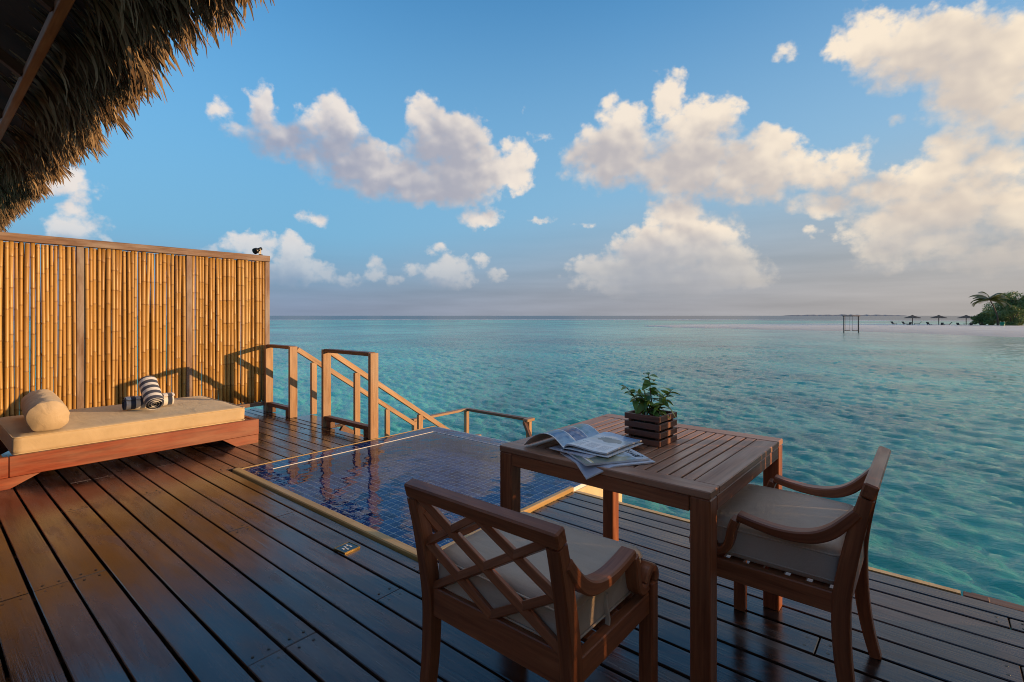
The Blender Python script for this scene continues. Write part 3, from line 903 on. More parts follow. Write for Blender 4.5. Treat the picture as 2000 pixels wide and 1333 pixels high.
st = thing('wooden_steps', 'wooden steps going down from the deck to the sea landing', 'steps', (-5.87, 3.4, 0))
for k in range(7):
    z = -0.19 * (k + 1) - 0.02; y = 0.14 + 0.284 * k
    part('tread', st, M['deck'], lambda b: b.box((0, y, z), (0.72, 0.27, 0.035)))
for x in (-0.385, 0.385):
    part('stringer', st, M['dark_rail'], lambda b: b.beam((x, -0.08, -0.10), (x, 2.05, -0.10 + RS * 2.13), 0.04, 0.2))
ld = thing('landing_platform', 'low timber landing with a dark handrail at the foot of the steps', 'landing', (-6.0, 6.0, SEA_Z))
lz = -0.45 - SEA_Z
Lx0, Lx1, Ly0, Ly1 = -0.62, 0.84, -0.60, 0.62
for k in range(9):
    y = Ly0 + (k + 0.5) * (Ly1 - Ly0) / 9
    part('plank', ld, M['deck'], lambda b: b.box(((Lx0 + Lx1) / 2, y, 0.30), (Lx1 - Lx0, 0.125, 0.03)))
for x in (Lx0, Lx1):
    for y in (Ly0, Ly1):
        part('post', ld, M['rail'], lambda b: b.box((x, y, (lz - 2.0) / 2), (0.07, 0.07, lz + 1.99)))
part('side_rail', ld, M['rail'], lambda b: b.beam((Lx0, Ly0 - 0.05, lz + 0.02), (Lx0, Ly1 + 0.05, lz + 0.02), 0.09, 0.04))
part('front_rail', ld, M['dark_rail'], lambda b: b.beam((Lx0 + 0.05, Ly1, lz + 0.021), (Lx1 - 0.05, Ly1, lz + 0.021), 0.09, 0.042))
part('side_rail', ld, M['rail'], lambda b: b.beam((Lx1, Ly1 + 0.1, lz + 0.02), (Lx1, Ly1 - 0.1, lz + 0.02), 0.1, 0.045))
part('ladder_rail', ld, M['dark_rail'], lambda b: b.beam((Lx1 - 0.02, Ly1 - 0.1, lz + 0.0), (Lx1 + 0.42, Ly1 - 0.25, lz - 0.55), 0.05, 0.06))

# ---------------------------------------------------------------- thatched roof, unseen end cut short to let sky light in, and villa wall
roof = thing('thatched_roof', 'overhanging thatched roof of dry palm leaves with shaggy eaves', 'roof', (-4.0, 0.5, 2.79))
RP = 0.72                                                # rise per metre away from the sea
part('eave_beam', roof, M['roof_wood'], lambda b: b.beam((-9.0, -0.02, 0.012), (3.0, -0.02, 0.012), 0.048, 0.052))
for x in (-4.55, -3.5, -2.45, -1.4, -0.35, 0.7, 1.75, 2.8):
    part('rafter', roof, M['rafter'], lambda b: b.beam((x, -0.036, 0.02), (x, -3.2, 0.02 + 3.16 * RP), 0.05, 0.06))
def under(b):
    pts = []
    for (x, y) in ((-9.5, 0.30), (3.1, 0.30), (3.1, -3.4), (-9.5, -3.4)):
        pts.append((x, y, 0.10 - y * RP))
    top = [(x, y, z + 0.22) for x, y, z in pts]
    b.add(pts + top, [(3, 2, 1, 0), (4, 5, 6, 7), (0, 1, 5, 4), (1, 2, 6, 5), (2, 3, 7, 6), (3, 0, 4, 7)])
M['shade_thatch'] = plain('shade dark thatch', (0.030, 0.020, 0.013), 0.95, 0, 0.5, 40, 0.6)  # shade of the roof interior put into a near-black colour
u = part('thatch_underlay', roof, M['shade_thatch'], under)
def thatch():
    r = np.random.default_rng(12)
    NC, PER, SEG = 600, 22, 7                             # leaflets hang in bunches, each bunch with its own fall
    N = NC * PER
    cx = np.repeat(r.uniform(-9.5, 3.15, NC), PER); cy = np.repeat(-0.075 + 0.33 * r.random(NC) ** 0.85, PER)
    cl = np.repeat(r.uniform(0.70, 1.12, NC), PER); cd = np.repeat(r.uniform(0.45, 1.25, NC), PER); ca = np.repeat(r.normal(0.05, 0.13, NC), PER)
    x = cx + r.normal(0, 0.035, N); y = cy + r.normal(0, 0.03, N)
    lay = np.clip(np.repeat(r.random(NC), PER) + r.normal(0, 0.08, N), 0, 1)
    L = (0.52 - y) * cl * (0.62 + 0.42 * r.random(N))
    z = 0.07 - y * RP + lay * 0.13
    wid = 0.006 + 0.013 * r.random(N) ** 1.6
    sl = np.arctan(RP) + r.normal(0, 0.10, N)
    droop = cd + r.normal(0, 0.15, N)
    lat = ca + r.normal(0, 0.07, N); tw = r.uniform(-1.3, 1.3, N)
    curl = r.normal(0, 0.55, N)
    V = np.zeros((N, SEG + 1, 2, 3)); G = np.zeros_like(V)
    p = np.stack([x, y, z], -1)
    for i in range(SEG + 1):
        t = i / SEG
        ang = -(sl + droop * t ** 1.5)                    # dips from the slope of the roof towards hanging
        la = lat + curl * t * t * 0.55
        d = np.stack([np.sin(la), np.cos(la) * np.cos(ang), np.cos(la) * np.sin(ang)], -1)
        th = tw + t * 1.2 * np.sign(tw)
        s = np.stack([np.cos(th), np.sin(th) * 0.7, np.sin(th) * 0.7], -1)
        w = wid * (0.75 + 0.5 * t) * (1 - t ** 5) + 0.0025
        V[:, i, 0] = p - s * w[:, None] / 2; V[:, i, 1] = p + s * w[:, None] / 2
        G[:, i, 0] = np.stack([t * L + x * 7, x * 3, x * 0], -1); G[:, i, 1] = np.stack([t * L + x * 7, x * 3 + wid, x * 0], -1)
        p = p + d * (L / SEG)[:, None]
    V = V.reshape(-1, 3)
    k = np.arange(N)[:, None] * (SEG + 1) * 2 + np.arange(SEG)[None, :] * 2
    q = np.stack([k, k + 1, k + 3, k + 2], -1).reshape(-1, 4)
    me = bpy.data.meshes.new('thatch')
    me.from_pydata(V.tolist(), [], q.tolist())
    at = me.attributes.new('grain', 'FLOAT_VECTOR', 'POINT'); at.data.foreach_set('vector', G.astype(np.float32).ravel())
    set_tone(me, np.repeat(r.beta(1.8, 1.8, N), (SEG + 1) * 2))
    me.materials.append(M['thatch'])
    return me
obj('thatch_leaves', thatch(), roof, kind='stuff')

wall = thing('villa_wall', 'dark timber wall of the villa at the back of the deck under the thatch', 'wall', (-3.0, -2.25, 0))
for x in [-5.3 + 0.2 * k for k in range(24)] + [2.7]:
    part('cladding_board', wall, M['dark_rail'], lambda b: b.box((x, 0, 1.5), (0.195, 0.05, 3.0), None, 0.004))
part('lintel', wall, M['dark_rail'], lambda b: b.box((1.0, 0, 2.65), (3.18, 0.06, 0.7)))
def glassmat():
    m, b, p, o = new_mat('door glass')
    p.inputs['Base Color'].default_value = (0.02, 0.025, 0.03, 1); p.inputs['Roughness'].default_value = 0.03
    return m
GL = glassmat()
for k in range(3):
    dd = part('door', wall, M['teak'], lambda b: [b.box((-0.05 + k * 1.05, 0, 1.14), (0.08, 0.05, 2.28)), b.box((0.90 + k * 1.05, 0, 1.14), (0.08, 0.05, 2.28)), b.box((0.425 + k * 1.05, 0, 0.06), (0.86, 0.05, 0.12)), b.box((0.425 + k * 1.05, 0, 2.23), (0.86, 0.05, 0.1))])
    part('pane', dd, GL, lambda b: b.box((0.425 + k * 1.05, 0, 1.15), (0.86, 0.012, 2.06)))

# ---------------------------------------------------------------- soft shapes
def soft_box(size, r, cuts=14, amp=0.0, freq=6.0, seed=0, puff=0.0):
    """cushion shape: rounded box with a slightly swollen, uneven skin"""
    hx, hy, hz = (v / 2 for v in size)
    bm = bmesh.new()
    bmesh.ops.create_cube(bm, size=2.0)
    bmesh.ops.subdivide_edges(bm, edges=bm.edges[:], cuts=cuts, use_grid_fill=True)
    rr = random.Random(seed); ph = [rr.uniform(0, 6.28) for _ in range(9)]
    for v in bm.verts:
        q = Vector((math.copysign(abs(v.co.x) ** 0.8, v.co.x) * hx, math.copysign(abs(v.co.y) ** 0.8, v.co.y) * hy, v.co.z * hz))
        c = Vector((max(-hx + r, min(hx - r, q.x)), max(-hy + r, min(hy - r, q.y)), max(-hz + r, min(hz - r, q.z))))
        d = q - c
        if d.length > 1e-6: q = c + d.normalized() * min(r, d.length)
        if amp:
            n = d.normalized() if d.length > 1e-6 else Vector((0, 0, 1))
            k = sum(math.sin(freq * (q.x * math.cos(i * 1.3) + q.y * math.sin(i * 1.3)) * (1 + 0.4 * i) + q.z * freq * 2 + ph[i]) / (1 + i) for i in range(6))
            q += n * amp * k
        if puff and v.co.z > 0: q.z += puff * (1 - (q.x / hx) ** 2) * (1 - (q.y / hy) ** 2)
        v.co = q
    me = bpy.data.meshes.new('soft'); bm.to_mesh(me); bm.free()
    me.polygons.foreach_set('use_smooth', [True] * len(me.polygons))
    return me


def soft_part(name, parent, mat, size, r, loc, rotz=0.0, label=None, **k):
    me = soft_box(size, r, **k); me.name = name; me.materials.append(mat)
    return obj(name, me, parent, loc, rotz, label)


# ---------------------------------------------------------------- daybed, bolster, towels
db = thing('daybed', 'low red timber daybed with a sand coloured mattress along the bamboo fence', 'daybed', (-5.95, 1.35, 0))
def Q(x, y): return (x + 5.95, y - 1.35)
BX = Q(-5.332, 0)[0]
for (y0, y1) in ((0.487, 2.31), (-0.35, 0.483)):
    part('front_board', db, M['red'], lambda b: b.box((BX, (y0 + y1) / 2 - 1.35, 0.163), (0.040, y1 - y0, 0.155), None, 0.004))
for (x, pts) in ((BX, [(2.305, 0.084), (2.305, 0.0), (2.09, 0.0), (1.97, 0.084)]), (BX, [(-0.34, 0.084), (-0.34, 0.0), (0.49, 0.0), (0.66, 0.084)]),
                 (-0.62, [(2.305, 0.084), (2.305, 0.0), (2.09, 0.0), (1.97, 0.084)]), (-0.62, [(-0.34, 0.084), (-0.34, 0.0), (0.49, 0.0), (0.66, 0.084)])):
    part('foot', db, M['red'], lambda b: b.prism([(y - 1.35, z) for y, z in pts], x - 0.019, x + 0.019, 0))
part('end_board', db, M['red'], lambda b: b.box((-0.0, 2.288 - 1.35, 0.163), (1.194, 0.04, 0.150), None, 0.004))
part('end_board', db, M['red'], lambda b: b.box((-0.0, -0.328 - 1.35, 0.163), (1.194, 0.04, 0.150), None, 0.004))
part('back_board', db, M['red'], lambda b: b.box((-0.62, 0.98 - 1.35, 0.163), (0.04, 2.65, 0.155), None, 0.004))
for k in range(13):
    y = -0.2 + 0.2 * k
    part('slat', db, M['dark_rail'], lambda b: b.box((0, y - 1.35, 0.222), (1.19, 0.12, 0.02), None, 0.003))
mt = soft_part('mattress', db, M['mattress'], (1.17, 1.70, 0.142), 0.035, (*Q(-5.945, 1.355), 0.305), cuts=22, amp=0.0018, freq=9, seed=2, puff=0.010)

for z in (-0.062, 0.062):
    w, l, r = 0.585, 0.85, 0.035; lp = []
    for cx, cy, a0 in ((w - r, l - r, 0), (-w + r, l - r, 90), (-w + r, -l + r, 180), (w - r, -l + r, 270)):
        for a in range(0, 91, 15): lp.append((cx + (r - 0.006) * math.cos(math.radians(a0 + a)), cy + (r - 0.006) * math.sin(math.radians(a0 + a)), z))
    part('piping', mt, M['mattress'], lambda b: b.tube(lp + [lp[0]], 0.0045, 6))


def lathe(profile, n=20):
    """profile of (along, radius) turned round the x axis"""
    V = []; Fs = []
    for x, r in profile:
        for k in range(n):
            a = 2 * math.pi * k / n; V.append((x, r * math.cos(a), r * math.sin(a)))
    for i in range(len(profile) - 1):
        for k in range(n):
            a = i * n + k; c = i * n + (k + 1) % n; Fs.append((a, c, c + n, a + n))
    Fs.append(tuple(range(n))[::-1]); Fs.append(tuple(range(len(V) - n, len(V))))
    return V, Fs


def bolster():
    L, R = 0.94, 0.127
    prof = [(-L / 2 - 0.055 + 0.055 * math.sin(t), R * (0.12 + 0.88 * math.sin(t) ** 0.6)) for t in np.linspace(0.02, math.pi / 2, 10)]
    prof += [(x, R) for x in np.linspace(-L / 2 + 0.02, L / 2 - 0.02, 34)]
    prof += [(L / 2 + 0.055 - 0.055 * math.sin(t), R * (0.12 + 0.88 * math.sin(t) ** 0.6)) for t in np.linspace(math.pi / 2, 0.02, 10)]
    V, Fs = lathe(prof, 48)
    rr = random.Random(3); out = []
    for x, y, z in V:
        a = math.atan2(z, y); e = max(0.0, abs(x) - L / 2 + 0.12) / 0.12
        k = 1 + 0.026 * math.sin(x * 30 + 2.2 * math.sin(a * 2)) * math.cos(a * 3 + x * 9) + 0.010 * math.sin(x * 61 + a * 4) + 0.022 * min(1, e) * math.sin(a * 7 + 2 * math.sin(a * 3))
        y *= k; z *= k
        out.append((x, y, max(z, -0.108) * 0.97))
    me = bpy.data.meshes.new('bolster'); me.from_pydata(out, [], Fs); me.polygons.foreach_set('use_smooth', [True] * len(Fs))
    me.materials.append(M['bolster']); me.update()
    return me
o = obj('bolster', bolster(), None, (-5.83, 0.745, 0.500), math.radians(-4), 'crumpled sand coloured bolster cushion lying across the left end of the daybed', 'bolster')


def towel_mat():
    m, b, p, o = new_mat('striped towelling')
    n = b.n.new('ShaderNodeTexCoord').outputs['Object']
    x = b.sep(n)[0]
    f = b.m('GREATER_THAN', b.m('FRACT', b.m('MULTIPLY_ADD', x, 13.2, 0.52)), 0.47)
    c = b.mix(f, (0.80, 0.78, 0.76), (0.030, 0.042, 0.085))
    pile = b.noise(n, 520.0, 2.0)
    c = b.mix(b.m('MULTIPLY', pile, 0.3), c, b.mix(0.5, c, (0, 0, 0)))
    b.put(p.inputs['Base Color'], c); p.inputs['Roughness'].default_value = 0.95
    p.inputs['Sheen Weight'].default_value = 0.3
    b.put(p.inputs['Normal'], b.bump(pile, 0.5, 0.004))
    return m


def towel(L, R):
    """a rolled towel: spiral ends, a loose flap along the side"""
    b = MB(); T = 3.4 * 2 * math.pi; n = 96; rows = 14
    vs = []; fs = []
    for i in range(n + 1):
        t = i / n; a = T * t; r = R * (0.12 + 0.88 * t)
        if t > 0.985: r = R * 1.01
        for j in range(rows + 1):
            s = j / rows; x = -L / 2 + L * s
            e = max(0, abs(s - 0.5) - 0.44) / 0.06
            rr = r * (1 - 0.05 * e * e) + 0.0016 * math.sin(x * 40 + a)
            vs.append((x + 0.004 * math.sin(a * 0.7) * e, rr * math.cos(a), rr * math.sin(a)))
    w = rows + 1
    for i in range(n):
        for j in range(rows): fs.append((i * w + j, i * w + j + 1, (i + 1) * w + j + 1, (i + 1) * w + j))
    b.add(vs, fs, None, True)
    me = b.mesh('towel', TOWEL)
    return me
TOWEL = towel_mat()
t1 = obj('rolled_towel', towel(0.41, 0.070), None, (-5.94, 1.525, 0.453), math.radians(90), 'navy and white striped towel rolled up and lying flat on the mattress', 'towel', 'rolled towels on the daybed')
t2 = obj('rolled_towel', towel(0.33, 0.083), None, (-5.800, 1.505, 0.552), 0, 'navy and white striped towel roll propped up across the other towel', 'towel', 'rolled towels on the daybed')
t2.rotation_euler = Vector((-0.80, 0.02, 0.58)).to_track_quat('X', 'Z').to_euler()

# ---------------------------------------------------------------- dining table
TW, TD, TH = 0.885, 0.915, 0.750
tab = thing('dining_table', 'square teak dining table with a slatted top between the two armchairs', 'table', (-0.966, 2.062, 0), math.radians(-0.9))
fr = 0.085
part('top_frame', tab, M['teak_top'], lambda b: b.box((0, -TD / 2 + fr / 2, TH - 0.0125), (TW, fr, 0.025), None, 0.003), label='front board of the table top')
part('top_frame', tab, M['teak_top'], lambda b: b.box((0, TD / 2 - fr / 2, TH - 0.0125), (TW, fr, 0.025), None, 0.003))
for s in (-1, 1):
    part('top_frame', tab, M['teak_top'], lambda b: b.box((s * (TW / 2 - fr / 2), 0, TH - 0.0135), (fr, TD - 2 * fr - 0.001, 0.025), None, 0.003))
ns = 16; sp = (TW - 2 * fr) / ns
b0 = MB(); b0.box((0, 0, 0), (sp - 0.0075, TD - 2 * fr - 0.002, 0.022), None, 0.002, 1)
sme = b0.mesh('slat', M['teak_top'])
for k in range(ns):
    obj('slat', sme, tab, (-TW / 2 + fr + sp * (k + 0.5), 0, TH - 0.0125))
for y in (-0.2, 0.2):
    part('support', tab, M['teak'], lambda b: b.box((0, y, TH - 0.045), (TW - 0.13, 0.05, 0.040)))
for s in (-1, 1):
    part('apron', tab, M['teak'], lambda b: b.box((0, s * (TD / 2 - 0.014), TH - 0.0515), (TW - 0.136, 0.024, 0.050), None, 0.003))
    part('apron', tab, M['teak'], lambda b: b.box((s * (TW / 2 - 0.014), 0, TH - 0.0515), (0.024, TD - 0.136, 0.050), None, 0.003))
    for q in (-1, 1):
        part('leg', tab, M['teak'], lambda b: b.box((s * (TW / 2 - 0.0335), q * (TD / 2 - 0.0335), (TH - 0.026) / 2), (0.065, 0.065, TH - 0.026), None, 0.004))

# ---------------------------------------------------------------- armchairs: y = 0 at the front legs, the back towards -y
def armchair(label, loc, rotz):
    t = thing('armchair', label, 'chair', loc, rotz, 'teak armchairs at the dining table')
    hw = 0.260; arm3 = [(0, 0, 0)] * 8
    back = [(0, -0.515), (0.10, -0.490), (0.22, -0.472), (0.34, -0.465), (0.44, -0.468), (0.55, -0.485), (0.66, -0.507), (0.752, -0.530)]
    for s in (-1, 1):
        part('front_leg', t, M['teak'], lambda b: b.box((s * hw, -0.026, 0.2355), (0.046, 0.046, 0.471), None, 0.004))
        part('rear_leg', t, M['teak'], lambda b: b.sweep(MB.spline([(s * hw, y, z) for z, y in back])[0], 0.041, MB.spline([(0, 0, 0)] * 8, [0.036, 0.040, 0.046, 0.05, 0.05, 0.047, 0.044, 0.041])[1], bev=0.004))
        arm = [(-0.508, 0.705), (-0.478, 0.668), (-0.442, 0.630), (-0.398, 0.603), (-0.345, 0.590), (-0.285, 0.588), (-0.22, 0.596), (-0.165, 0.607)]
        part('armrest', t, M['teak'], lambda b: b.sweep(MB.spline([(s * (hw + 0.002), y, z) for y, z in arm])[0], 0.050, MB.spline(arm3, [0.03, 0.034, 0.038, 0.038, 0.034, 0.03, 0.027, 0.026])[1], bev=0.005))
        sc = [(-0.158, 0.594), (-0.146, 0.560), (-0.140, 0.525), (-0.128, 0.492), (-0.104, 0.474), (-0.078, 0.478)]
        part('arm_support', t, M['teak'], lambda b: b.sweep(MB.spline([(s * (hw + 0.002), y, z) for y, z in sc])[0], 0.050, 0.028, bev=0.005))
        part('scroll', t, M['teak'], lambda b: b.sweep(MB.spline([(s * (hw + 0.001), -0.082, 0.486), (s * (hw + 0.001), -0.060, 0.512), (s * (hw + 0.001), -0.030, 0.516), (s * (hw + 0.001), -0.012, 0.496), (s * (hw + 0.001), -0.012, 0.472)])[0], 0.048, 0.024, bev=0.005))
        part('side_rail', t, M['teak'], lambda b: b.box((s * hw, -0.247, 0.411), (0.030, 0.396, 0.066), None, 0.003))
    part('front_rail', t, M['teak'], lambda b: b.box((0, -0.026, 0.411), (2 * hw - 0.047, 0.028, 0.066), None, 0.003))
    part('rear_rail', t, M['teak'], lambda b: b.box((0, -0.466, 0.418), (2 * hw - 0.045, 0.030, 0.090), None, 0.003))
    part('top_rail', t, M['teak'], lambda b: b.beam((-hw - 0.021, -0.537, 0.776), (hw + 0.021, -0.537, 0.776), 0.040, 0.046, (0, -0.28, 0.96), 0.005))
    # crossed lattice in the plane of the back
    x1 = hw - 0.022; za, zb = 0.462, 0.754
    def yb(z):
        for (z0, y0), (z1, y1) in zip(back[:-1], back[1:]):
            if z0 <= z <= z1: return y0 + (y1 - y0) * (z - z0) / (z1 - z0)
        return back[-1][1]
    def pt(u, v, off): z = za + (zb - za) * v; return (-x1 + 2 * x1 * u, yb(z) + off, z)
    for k, (u0, v0, u1, v1) in enumerate(((0, 1, 1, 0), (0.5, 1, 1, 0.5), (0, 0.5, 0.5, 0), (0, 0, 1, 1), (0, 0.5, 0.5, 1), (0.5, 0, 1, 0.5))):
        part('lattice_bar', t, M['teak'], lambda b: b.beam(pt(u0, v0, 0.0022 * (k > 2)), pt(u1, v1, 0.0022 * (k > 2)), 0.020, 0.0235, (0, 0.25, 1), 0.002))
    for k in range(6):
        part('seat_slat', t, M['teak'], lambda b: b.box((0, -0.085 - 0.064 * k, 0.434), (2 * hw - 0.034, 0.045, 0.014), None, 0.002))
    c = soft_part('cushion', t, M['cushion'], (0.495, 0.435, 0.128), 0.030, (0, -0.245, 0.508), cuts=16, amp=0.0022, freq=11, seed=int(abs(loc[0]) * 100), puff=0.012)
    for z in (-0.040, 0.040):
        w, l, r = 0.2475, 0.2175, 0.03
        loop = []
        for cx, cy, a0 in ((w - r, l - r, 0), (-w + r, l - r, 90), (-w + r, -l + r, 180), (w - r, -l + r, 270)):
            for a in range(0, 91, 15): loop.append((cx + (r + 0.0015) * math.cos(math.radians(a0 + a)), cy + (r + 0.0015) * math.sin(math.radians(a0 + a)), z))
        part('piping', c, M['cushion'], lambda b: b.tube(loop + [loop[0]], 0.0032, 6))
    part('tie', c, M['cushion'], lambda b: b.sweep([(0.249, -0.03, 0.02), (0.252, -0.035, -0.01), (0.255, -0.028, -0.05), (0.256, -0.036, -0.085)], 0.006, 0.014, (0, 1, 0), bev=0.001))
    return t
armchair('teak armchair with its crossed lattice back towards us and a taupe cushion', (-0.948, 1.520, 0), 0.0)
armchair('teak armchair seen from its side at the right end of the table', (-0.682, 2.108, 0), math.radians(90.0))

# ---------------------------------------------------------------- planter crate and plant
pl = thing('planter_crate', 'small dark slatted wooden planter crate standing on the table', 'planter', (-0.952, 2.093, TH), math.radians(-3))
PW, HS, GAP = 0.166, 0.0245, 0.0095
for k in range(4):
    z = HS / 2 + k * (HS + GAP)
    for s in (-1, 1):
        part('slat', pl, M['planter'], lambda b: b.box((0, s * (PW / 2 - 0.006), z), (PW, 0.012, HS), None, 0.0015))
        part('slat', pl, M['planter'], lambda b: b.box((s * (PW / 2 - 0.006), 0, z), (0.012, PW - 0.0245, HS), None, 0.0015))
for sx in (-1, 1):
    for sy in (-1, 1):
        part('corner_post', pl, M['planter'], lambda b: b.box((sx * (PW / 2 - 0.020), sy * (PW / 2 - 0.020), 0.060), (0.0145, 0.0145, 0.118), None, 0.001))
part('base', pl, M['planter'], lambda b: b.box((0, 0, 0.006), (PW - 0.026, PW - 0.026, 0.010), None, 0.001))
def soil(b):
    n = 9; w = PW - 0.055; vs = []; fs = []
    rr = random.Random(2)
    for i in range(n):
        for j in range(n): vs.append((-w / 2 + w * i / (n - 1), -w / 2 + w * j / (n - 1), 0.100 + rr.uniform(-0.004, 0.006)))
    for i in range(n - 1):
        for j in range(n - 1): fs.append((i * n + j, (i + 1) * n + j, (i + 1) * n + j + 1, i * n + j + 1))
    b.add(vs, fs, None, True)
part('soil', pl, M['soil'], soil)
M['pot'] = plain('dark nursery pot', (0.02, 0.02, 0.02), 0.6)
part('liner', pl, M['pot'], lambda b: b.box((0, 0, 0.054), (PW - 0.056, PW - 0.056, 0.085), None, 0.003))

plant = thing('potted_plant', 'leafy green plant with glossy oval leaves growing in the planter crate', 'plant', (-0.952, 2.093, TH + 0.10), math.radians(-3))
M['stem'] = plain('woody stem', (0.16, 0.095, 0.045), 0.7, 0, 0.3)
def leaf_mesh(L, W, bend, tone):
    b = MB(); n = 7; vs = []; fs = []
    for i in range(n):
        t = i / (n - 1); w = W * (math.sin(math.pi * min(1, t ** 0.72 + 0.02)) ** 0.8 * 0.5 + 0.02)
        z = -bend * t * t * L
        for s in (-1, 0, 1): vs.append((s * w, L * t * (1 - 0.15 * bend), z + abs(s) * w * 0.28))
    for i in range(n - 1):
        for k in range(2): fs.append((i * 3 + k, i * 3 + k + 1, i * 3 + k + 4, i * 3 + k + 3))
    b.add(vs, fs, None, True)
    me = b.mesh('leaf', M['leaf']); set_tone(me, [tone] * len(me.vertices))
    return me
LEAVES = [leaf_mesh(0.058, 0.032, 0.5, 0.0), leaf_mesh(0.048, 0.022, 0.25, 0.3), leaf_mesh(0.066, 0.027, 0.7, 0.15), leaf_mesh(0.042, 0.024, 0.1, 0.55)]
RGTv = Vector((RGT.x, RGT.y, 0)); UPv = Vector((0, 0, 1)); FWv = Vector((FWD.x, FWD.y, 0))
rg2 = random.Random(17)
STEMS = [((-0.02, 0.0), (-0.105, 0.118, 0.01), 11), ((-0.01, 0.02), (-0.058, 0.100, -0.03), 11), ((0.01, 0.0), (-0.010, 0.172, 0.0), 15), ((0.02, -0.01), (0.098, 0.108, 0.02), 11),
         ((0.015, -0.015), (0.048, 0.062, -0.03), 11), ((-0.015, -0.02), (0.000, 0.050, -0.04), 10), ((0.0, 0.01), (-0.020, 0.095, 0.035), 10), ((0.03, 0.0), (0.060, 0.08, 0.03), 10)]
Rinv = Matrix.Rotation(math.radians(3), 3, 'Z')
for (bx, by), (ex, ez, ed), nl in STEMS:
    p0 = Vector((bx, by, 0)); tip = Rinv @ (RGTv * ex + FWv * ed + UPv * ez * 1.12)
    mid = p0.lerp(tip, 0.5) + Vector((0, 0, 0.022))
    pts = [(p0 * (1 - t) ** 2 + mid * 2 * t * (1 - t) + tip * t * t) for t in np.linspace(0, 1, 8)]
    part('stem', plant, M['stem'], lambda b: b.tube(pts, [0.0032 - 0.0018 * k / 7 for k in range(8)], 6))
    for k in range(nl):
        t = 0.35 + 0.65 * (k + 0.5) / nl
        i = min(6, int(t * 7)); p = pts[i].lerp(pts[i + 1], t * 7 - i)
        a = k * 2.4 + rg2.uniform(-0.4, 0.4)
        el_ = rg2.uniform(-0.35, 0.6) + (0.7 if k >= nl - 2 else 0)
        d = Vector((math.cos(a) * math.cos(el_), math.sin(a) * math.cos(el_), math.sin(el_)))
        o = obj('leaf', rg2.choice(LEAVES), plant, p)
        o.rotation_euler = (d.to_track_quat('Y', 'Z') @ Euler((0, rg2.uniform(-0.6, 0.6), 0)).to_quaternion()).to_euler()
        sc = rg2.uniform(0.8, 1.2) * (0.8 if k == nl - 1 else 1); o.scale = (sc, sc, sc)

